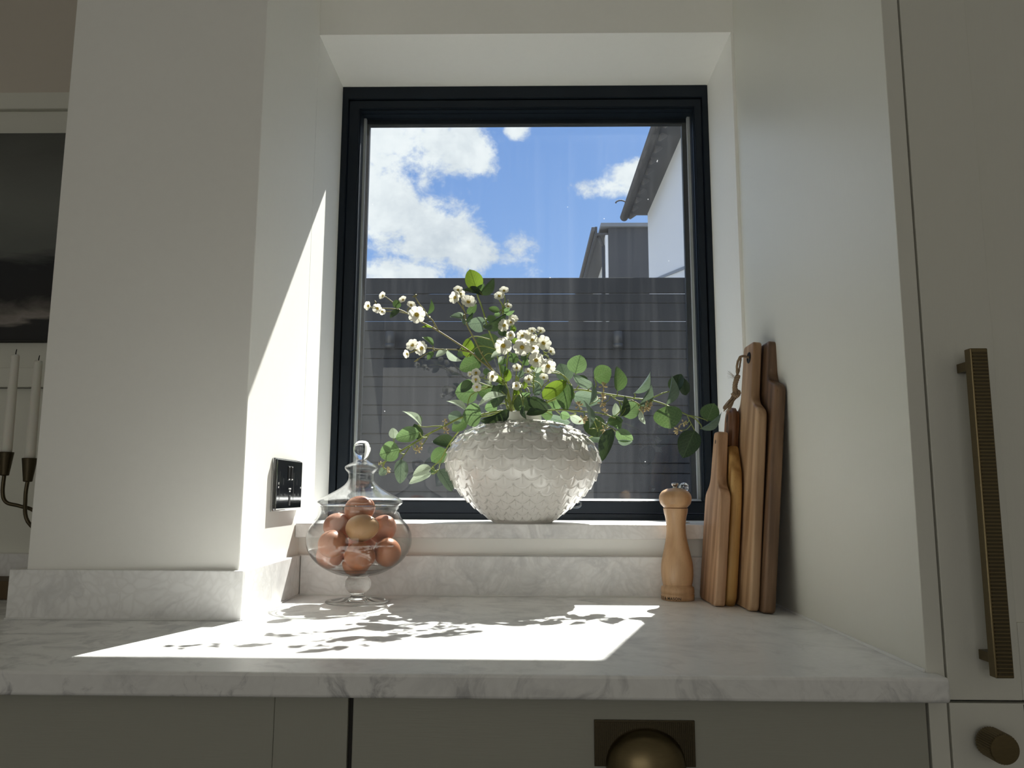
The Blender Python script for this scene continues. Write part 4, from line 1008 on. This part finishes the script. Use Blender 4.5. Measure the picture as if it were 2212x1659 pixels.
# ------------------------------------------------------------------ pepper mill
def mill():
    cx = P(1464, 1290, .59).x; cy = .5895; zm = lambda y: P(1464, 720+.3796*y, cy).z
    s = (P(1500, 1200, cy).x-P(1400, 1200, cy).x)/100*.3796
    r = thing('pepper_mill', (cx, cy, 0), 'turned beech pepper mill with steel finial beside the boards', 'pepper mill')
    z0 = lambda y: max(.0005, zm(y)-zm(1523))
    body = [(1523, 92), (1505, 93), (1491, 93), (1488, 90), (1484, 90), (1481, 93), (1465, 93), (1449, 91), (1444, 82), (1436, 81), (1420, 85), (1390, 89), (1350, 90), (1310, 87), (1250, 75), (1190, 62), (1140, 55), (1095, 55), (1055, 60), (1025, 67), (1003, 70)]
    bp = [(a*s, z0(y)) for y, a in body]
    prof = [(0, bp[0][1])]+bp[:10]+smooth_prof(bp[9:], 5)+[(bp[-1][0]-.0015, bp[-1][1]+.0006), (0, bp[-1][1]+.0006)]
    link('body', lathe(prof, 64, c=(cx, cy, 0)), MILLW, r, True)
    hd = [(999, 66), (990, 74), (975, 86), (950, 92), (930, 90), (910, 78), (900, 64), (892, 46), (888, 26)]
    hp = smooth_prof([(a*s, z0(y)) for y, a in hd], 5)
    h = link('head', lathe([(0, hp[0][1])]+hp+[(0, hp[-1][1]+.0005)], 64, c=(cx, cy, 0)), MILLW, r, True)
    nut = [(890, 15), (884, 12), (878, 12), (873, 17), (866, 21), (861, 20), (858, 16)]
    nq = [(a*s, z0(y)) for y, a in nut]
    link('finial', lathe([(0, nq[0][1]-.001)]+nq+[(0, nq[-1][1]-.0004)], 32, c=(cx, cy, 0)), STEEL, h, True)
    # burnt lettering round the base
    fc = bpy.data.curves.new('lettering', 'FONT'); fc.body = 'COLE & MASON'; fc.size = .0068; fc.extrude = .0; fc.align_x = 'RIGHT'; fc.space_character = 1.1; fc.offset = .00012
    tmp = bpy.data.objects.new('tmp', fc); COL.objects.link(tmp); dg = bpy.context.evaluated_depsgraph_get(); me = bpy.data.meshes.new_from_object(tmp.evaluated_get(dg)); bpy.data.objects.remove(tmp)
    bm = bmesh.new(); bm.from_mesh(me); bmesh.ops.triangulate(bm, faces=bm.faces[:]); bmesh.ops.subdivide_edges(bm, edges=[e for e in bm.edges if e.calc_length() > .0015], cuts=1)
    R = 93*s+.00015; a0 = -PI/2+.02
    zt = z0(1515)
    for v in bm.verts:
        an = a0+v.co.x/R; z = v.co.y+zt; v.co = (cx+R*math.cos(an), cy+R*math.sin(an), z)
    link('lettering', bm, ENGRAVE, r)
    # small cut-glass ball on a slim rod, standing on the sill behind the mill
    g = P(1477, 1053, .70); t = thing('glass_ball', (g.x, g.y, .1306), 'small cut-glass ball on a slim rod behind the pepper mill', 'ornament')
    bm = bmesh.new(); bmesh.ops.create_icosphere(bm, subdivisions=2, radius=.0101, matrix=Matrix.Translation(g)); link('ball', bm, SGLASS, t)
    link('rod', lathe([(0, .1306), (.010, .1306), (.010, .1325), (.0016, .134), (.0014, g.z-.0095), (0, g.z-.0093)], 16, c=(g.x, g.y, 0)), STEEL, t, True)
mill()

# ------------------------------------------------------------------ chopping boards leaning on the tall panel
def rounded(pts, rad, seg=6):
    out = []; n = len(pts)
    for i in range(n):
        p0, p1, p2 = Vector(pts[i-1]), Vector(pts[i]), Vector(pts[(i+1) % n]); r = rad[i] if isinstance(rad, (list, tuple)) else rad
        a, b = (p0-p1), (p2-p1); la, lb = a.length, b.length; a.normalize(); b.normalize(); ang = a.angle(b)
        d = min(r/math.tan(ang/2), la*.49, lb*.49); q0, q2 = p1+a*d, p1+b*d
        for k in range(seg+1):
            t = k/seg; out.append((1-t)**2*q0+2*(1-t)*t*p1+t*t*q2)
    return out
def board(name, outline, thick, org, tilt, mat, label, hole=None, bev=.003, extra=None, yaw=0.0):
    """outline in (along depth, up); the board's left face is x = 0, thickness to +x, leaning by tilt toward +x"""
    bm = bmesh.new(); L = [bm.verts.new((0, p[0], p[1])) for p in outline]; R = [bm.verts.new((thick, p[0], p[1])) for p in outline]
    n = len(L); f1 = bm.faces.new(L); f2 = bm.faces.new(R[::-1])
    for k in range(n): bm.faces.new((L[k], R[k], R[(k+1) % n], L[(k+1) % n]))
    bmesh.ops.recalc_face_normals(bm, faces=bm.faces[:])
    rim = [e for f in (f1, f2) if f.is_valid for e in f.edges]
    bmesh.ops.bevel(bm, geom=rim, offset=bev, segments=3, affect='EDGES', profile=.5)
    M_ = Matrix.Translation(org) @ Matrix.Rotation(yaw, 4, 'Z') @ Matrix.Rotation(tilt, 4, 'Y')
    r = thing(name, org, label, 'chopping board', 'chopping boards leaning on the tall cabinet'); r.rotation_euler = (0, tilt, yaw)
    o = link('board', bm, mat); o.parent = r
    for p in o.data.polygons: p.use_smooth = len(p.vertices) == 4
    if hole:
        hy, hz, hr = hole[:3]; bm = bmesh.new()
        for sx in (-.0004, thick+.0004):
            vs_ = [bm.verts.new((sx, hy+hr*math.cos(2*PI*k/20), hz+hr*1.1*math.sin(2*PI*k/20))) for k in range(20)]; bm.faces.new(vs_)
        h = link('hanging_hole', bm, ENGRAVE); h.parent = r
        if len(hole) > 3:
            bm = bmesh.new(); tube(bm, [Vector((-.0008, hy+(hr+.0012)*math.cos(2*PI*k/24), hz+(hr+.0012)*math.sin(2*PI*k/24))) for k in range(25)], .0014, .0014, 6, False); e = link('eyelet', bm, GUN); e.parent = r
    return r, M_
# 1: small beech paddle in front
T1 = math.radians(5.0)
o1 = [(0, 0), (.117, 0), (.117, .185), (.083, .207), (.076, .297), (.041, .297), (.034, .207), (0, .186)]
board('chopping_board', rounded(o1, [.012, .012, .022, .03, .008, .008, .03, .022]), .0176, (.2985, .496, .0012), T1, BEECH, 'small beech paddle board standing in front of the other boards', (.058, .279, .0035), .0028)
# 2: rounded board with red-brown handle
def round_board():
    T2 = math.radians(5.2); org = (.3180, .498, .0012)
    pts = [(.012, 0), (.120, 0)]+[(.126+.004*math.sin(k/8*PI), .015+.17*k/8) for k in range(9)]+[(.120, .225), (.104, .252), (.090, .272)]
    pts = pts+[(.0445, .272), (.030, .252), (.012, .225), (.004, .19), (.001, .12), (.001, .015)]
    ol = [Vector(p) for p in pts]
    r, M_ = board('chopping_board', ol, .0185, org, T2, OLIVE, 'golden round-shouldered board with a red-brown handle, second from the left', None, .0055)
    h = [(.0448, .2722), (.0897, .2722)]+[(.067+.0215*math.cos(a), .318+.0245*math.sin(a)) for a in [PI*k/10 for k in range(11)]]
    bm = bmesh.new(); L = [bm.verts.new((.0004, p[0], p[1])) for p in h]; R = [bm.verts.new((.0181, p[0], p[1])) for p in h]; n = len(h)
    fa = bm.faces.new(L); fb = bm.faces.new(R[::-1])
    for k in range(n): bm.faces.new((L[k], R[k], R[(k+1) % n], L[(k+1) % n]))
    bmesh.ops.recalc_face_normals(bm, faces=bm.faces[:]); bmesh.ops.bevel(bm, geom=[e for f in (fa, fb) for e in f.edges if not (abs(e.verts[0].co.z-.2722) < 1e-5 and abs(e.verts[1].co.z-.2722) < 1e-5)], offset=.005, segments=3, affect='EDGES')
    hh = link('handle', bm, TEAK); hh.parent = r; tag(hh, 'red-brown handle')
    for p in hh.data.polygons: p.use_smooth = len(p.vertices) == 4
    bm = bmesh.new(); bm.faces.new([bm.verts.new((-.0002, .067+.0045*math.cos(2*PI*k/16), .322+.008*math.sin(2*PI*k/16))) for k in range(16)]); q = link('hanging_hole', bm, ENGRAVE); q.parent = r
round_board()
# 3: large pale paddle with a jute loop
T3 = math.radians(4.7)
o3 = [(0, 0), (.165, 0), (.165, .322), (.116, .345), (.110, .450), (.048, .450), (.046, .345), (0, .324)]
r3, M3 = board('chopping_board', rounded(o3, [.014, .014, .022, .025, .010, .010, .025, .022]), .0150, (.3412, .441, .0012), T3, ACACIA, 'tall pale paddle board with a jute loop through its handle', (.070, .424, .0075, 1), .0032)
# 4: dark acacia paddle at the back
T4 = math.radians(5.2)
o4 = [(0, 0), (.170, 0), (.170, .362), (.118, .380), (.113, .447), (.048, .447), (.046, .378), (0, .364)]
board('chopping_board', rounded(o4, [.014, .014, .022, .02, .010, .010, .022, .02]), .0180, (.3568, .418, .0012), T4, WALNUT, 'dark acacia paddle board at the back, touching the tall cabinet side', None, .0032)
def loop():
    q = M3 @ Vector((-.002, .070, .424)); t = tag(thing('jute_loop', q, 'frayed jute loop hanging from the tall pale board', 'rope'))
    Y = q.y; S = lambda u, v, d=0: P(u, v, Y+d)
    def twist(bm, pts, r, turns):
        pl = catmull(pts, 8); n = len(pl)
        for s_ in range(3):
            line = []
            for i, p in enumerate(pl):
                d = (pl[min(i+1, n-1)]-pl[max(0, i-1)]).normalized(); a = d.orthogonal().normalized(); b = d.cross(a); ph = 2*PI*(s_/3+turns*i/n)
                line.append(p+(a*math.cos(ph)+b*math.sin(ph))*r*.55)
            tube(bm, line, r*.6, r*.6, 6)
    bm = bmesh.new(); twist(bm, [q+Vector((.004, 0, 0)), S(1601, 770, -.012), S(1593, 785, -.02), S(1592, 802, -.02), S(1594, 814, -.015)], .0022, 9)
    twist(bm, [S(1601, 770, .01), S(1598, 790, .005), S(1595, 806, -.01)], .0018, 7); link('cord', bm, JUTE, t, True)
    bm = bmesh.new(); twist(bm, [S(1594, 812, -.018), S(1588, 830, -.02), S(1588, 848, -.02), S(1590, 858, -.02)], .0042, 4); twist(bm, [S(1582, 850, -.022), S(1591, 856, -.026), S(1597, 848, -.02), S(1590, 842, -.016)], .003, 3); link('knot', bm, JUTE, t, True)
    bm = bmesh.new()
    for k in range(26):
        a = S(1586+random.uniform(-5, 5), 858+random.uniform(-4, 4), -.02+random.uniform(-.004, .004)); e = S(1568+random.uniform(-7, 9), 885+random.uniform(-6, 6), -.024+random.uniform(-.008, .008))
        m_ = a.lerp(e, .5)+Vector((random.uniform(-.002, .002), 0, random.uniform(-.001, .002))); tube(bm, catmull([a, m_, e], 4), .0008, .0006, 5)
    for k in range(12):
        a = S(1588+random.uniform(-2, 2), 818+random.uniform(-4, 4), -.02); e = S(1574+random.uniform(-4, 8), 808+random.uniform(-8, 10), -.02+random.uniform(-.004, .004)); tube(bm, [a, a.lerp(e, .5)+Vector((0, 0, .0008)), e], .0002, .00015, 4)
    tag(link('frayed_end', bm, JUTE, t), kind='stuff')
loop()

# ------------------------------------------------------------------ outside
struct('ground_outside', B(-30, 30, .92, 60, -1.05, -.95), PAVE)
def fence():
    r = thing('fence', (0, 3.3, -.95), 'black stained horizontal slat fence across the yard outside the window', 'fence')
    z = 1.3570; wide = True; first = True; k = 0; mesh = {}
    while z > -.93:
        h = .0865 if first else (.0955 if wide else .0500)
        key = (h, wide)
        if key not in mesh:
            bm = bmesh.new(); box(bm, -3.4, 3.4, 0, .018 if wide else .024, 0, h-.0005, bev=.0015, seg=1); me = bpy.data.meshes.new('fence_board'); bm.to_mesh(me); bm.free(); me.materials.append(FENCE_M); mesh[key] = me
        o = bpy.data.objects.new('fence_board', mesh[key]); COL.objects.link(o); place(o, r, Matrix.Translation((random.uniform(-.4, .4), 3.300+(0 if wide else .003)+random.uniform(-.0015, .0015), z-h)) @ Matrix.Rotation(random.uniform(-.0008, .0008), 4, 'Y'))
        z -= h+.0040; wide = not wide; first = False; k += 1
    for x in (-2.4, -.6, 1.2, 3.0): link('fence_post', B(x-.04, x+.04, 3.345, 3.42, -.95, 1.33), FENCE_M, r)
    link('added_gap_backing', B(-3.4, 3.4, 3.330, 3.342, -.94, 1.10), FENCE_M, r)  # added behind the slats to keep bright sky out of the lower gaps
fence()
def lamp(u, lab):
    p = P(u, 735, 3.25); r = thing('outdoor_wall_lamp', (p.x, 3.295, p.z), lab, 'lamp', 'cylinder lamps on the fence')
    link('shade', lathe([(0, p.z+.046), (.026, p.z+.046), (.028, p.z+.044), (.028, p.z-.018), (.0265, p.z-.019), (.0265, p.z-.021), (.028, p.z-.022), (.028, p.z-.046), (.024, p.z-.046), (.024, p.z-.03), (0, p.z-.03)], 32, c=(p.x, 3.25, 0)), LAMPM, r, True)
    link('bracket', B(p.x-.02, p.x+.02, 3.268, 3.2985, p.z-.03, p.z+.03, bev=.002), LAMPM, r)
lamp(842, 'dark cylinder wall lamp on the fence behind the left blossoms'); lamp(1335, 'dark cylinder wall lamp on the fence above the right eucalyptus')
def house_a():
    r = thing('house', (3.0, 6.4, -.95), 'white rendered house with dark eaves rising above the right of the fence', 'house')
    xw, xe, ze, y0, y1 = 1.585, 1.30, 3.85, 3.9, 9.05
    link('wall', B(xw, 6.5, y0, y1, -.95, 4.0), RENDER, r)
    link('soffit', B(xe+.02, xw+.05, y0-.15, y1+.06, ze, ze+.03), SOFFIT, r)
    bm = bmesh.new(); n = 26
    v = [(xe-.02, ze+.03), (4.0, ze+2.3), (4.0, ze+2.15), (xe-.02, ze-.02+.02)]
    a = [bm.verts.new((x, y0-.2, z)) for x, z in v]; b = [bm.verts.new((x, y1+.1, z)) for x, z in v]
    bm.faces.new(a); bm.faces.new(b[::-1])
    for k in range(4): bm.faces.new((a[k], b[k], b[(k+1) % 4], a[(k+1) % 4]))
    bmesh.ops.recalc_face_normals(bm, faces=bm.faces[:]); link('roof', bm, TILE, r)
    # rows of tile ends along the eave, gutter with brackets
    me = None
    for k in range(18):
        yy = y1+.06-.29*k
        if me is None:
            bm = bmesh.new(); tube(bm, [Vector((xe+.02, 0, 0)), Vector((xe-.06, 0, -.055))], .085, .085, 12); me = bpy.data.meshes.new('eave_tile'); bm.to_mesh(me); bm.free(); me.materials.append(TILE)
        o = bpy.data.objects.new('eave_tile', me); COL.objects.link(o); place(o, r, Matrix.Translation((.085, yy, ze+.075)))
    bm = bmesh.new()
    for k in range(9): pass
    ga = [Vector((xe-.055*math.cos(PI*q/8)-.01, 0, ze-.02-.06*math.sin(PI*q/8)+.02)) for q in range(9)]
    A = [bm.verts.new((p.x, y0-.2, p.z)) for p in ga]; Bv = [bm.verts.new((p.x, y1+.12, p.z)) for p in ga]
    for k in range(8): bm.faces.new((A[k], A[k+1], Bv[k+1], Bv[k]))
    bm.faces.new(Bv); bmesh.ops.solidify(bm, geom=bm.faces[:], thickness=.006); link('gutter', bm, TILE, r)
    hk = Vector((xe-.06, y1+.05, ze+.16)); bm = bmesh.new(); tube(bm, [hk+Vector((.07*math.cos(a)-.0, 0, .045*math.sin(a))) for a in [(-.6+3.6*k/9) for k in range(10)]], .010, .010, 6); tube(bm, [hk+Vector((.055, 0, -.03)), hk+Vector((.10, 0, -.12))], .010, .010, 6); link('gutter_hook', bm, TILE, r)
    # lead flashing where a lean-to roof once met the wall
    bm = bmesh.new(); p, q = (8.70, 2.86), (4.6, 2.00)
    vs_ = [(xw-.015, p[0], p[1]), (xw-.015, q[0], q[1]), (xw-.015, q[0], q[1]-.03), (xw-.015, p[0], p[1]-.03)]
    a = [bm.verts.new(k) for k in vs_]; b = [bm.verts.new((xw+.01, k[1], k[2])) for k in vs_]; bm.faces.new(a); bm.faces.new(b[::-1])
    for k in range(4): bm.faces.new((a[k], b[k], b[(k+1) % 4], a[(k+1) % 4]))
    bmesh.ops.recalc_face_normals(bm, faces=bm.faces[:]); link('wall_flashing', bm, FLASH, r)
house_a()
def house_b():
    r = thing('house', (4, 15, -.95), 'charcoal clad house end with flat lead capping beyond the white one', 'house')
    ze = 4.70; y0, y1 = 12.0, 22.0
    link('wall', B(1.46, 6, y0+.2, y1, -.95, ze-.02), RENDER, r)
    link('cladding_panel', B(1.385, 6, y0, y0+.19, -.95, ze-.005), CLAD, r)
    link('capping', boxes([(1.255, 6, y0-.06, y0+.8, ze, ze+.062)]), FLASH, r)
    link('fascia', B(1.16, 1.20, y0+.02, y1, ze-.14, ze+.02), SOFFIT, r)
    link('soffit', boxes([(1.20, 1.46, y0+.02, y1, ze-.12, ze-.09)]), SOFFIT, r)
    link('gutter', boxes([(1.10, 1.16, y0, y1, ze-.06, ze+.01)], .01), TILE, r)
    bm = bmesh.new(); tube(bm, [Vector((1.31, y0+.12, ze-.3)), Vector((1.31, y0+.12, -.9))], .03, .03, 10); tube(bm, [Vector((1.31, y0+.12, ze-.3)), Vector((1.21, y0+.12, ze-.08))], .03, .03, 10); link('downpipe', bm, SOFFIT, r, True)
    link('corner_board', B(1.335, 1.383, y0+.01, y0+.19, -.95, ze-.13), RENDER, r)
    w = link('window', B(1.452, 1.47, y0+.9, y0+2.0, 2.6, 4.2), CLAD, r); link('pane', B(1.447, 1.453, y0+1.0, y0+1.9, 2.7, 4.1), FLASH, w)
house_b()
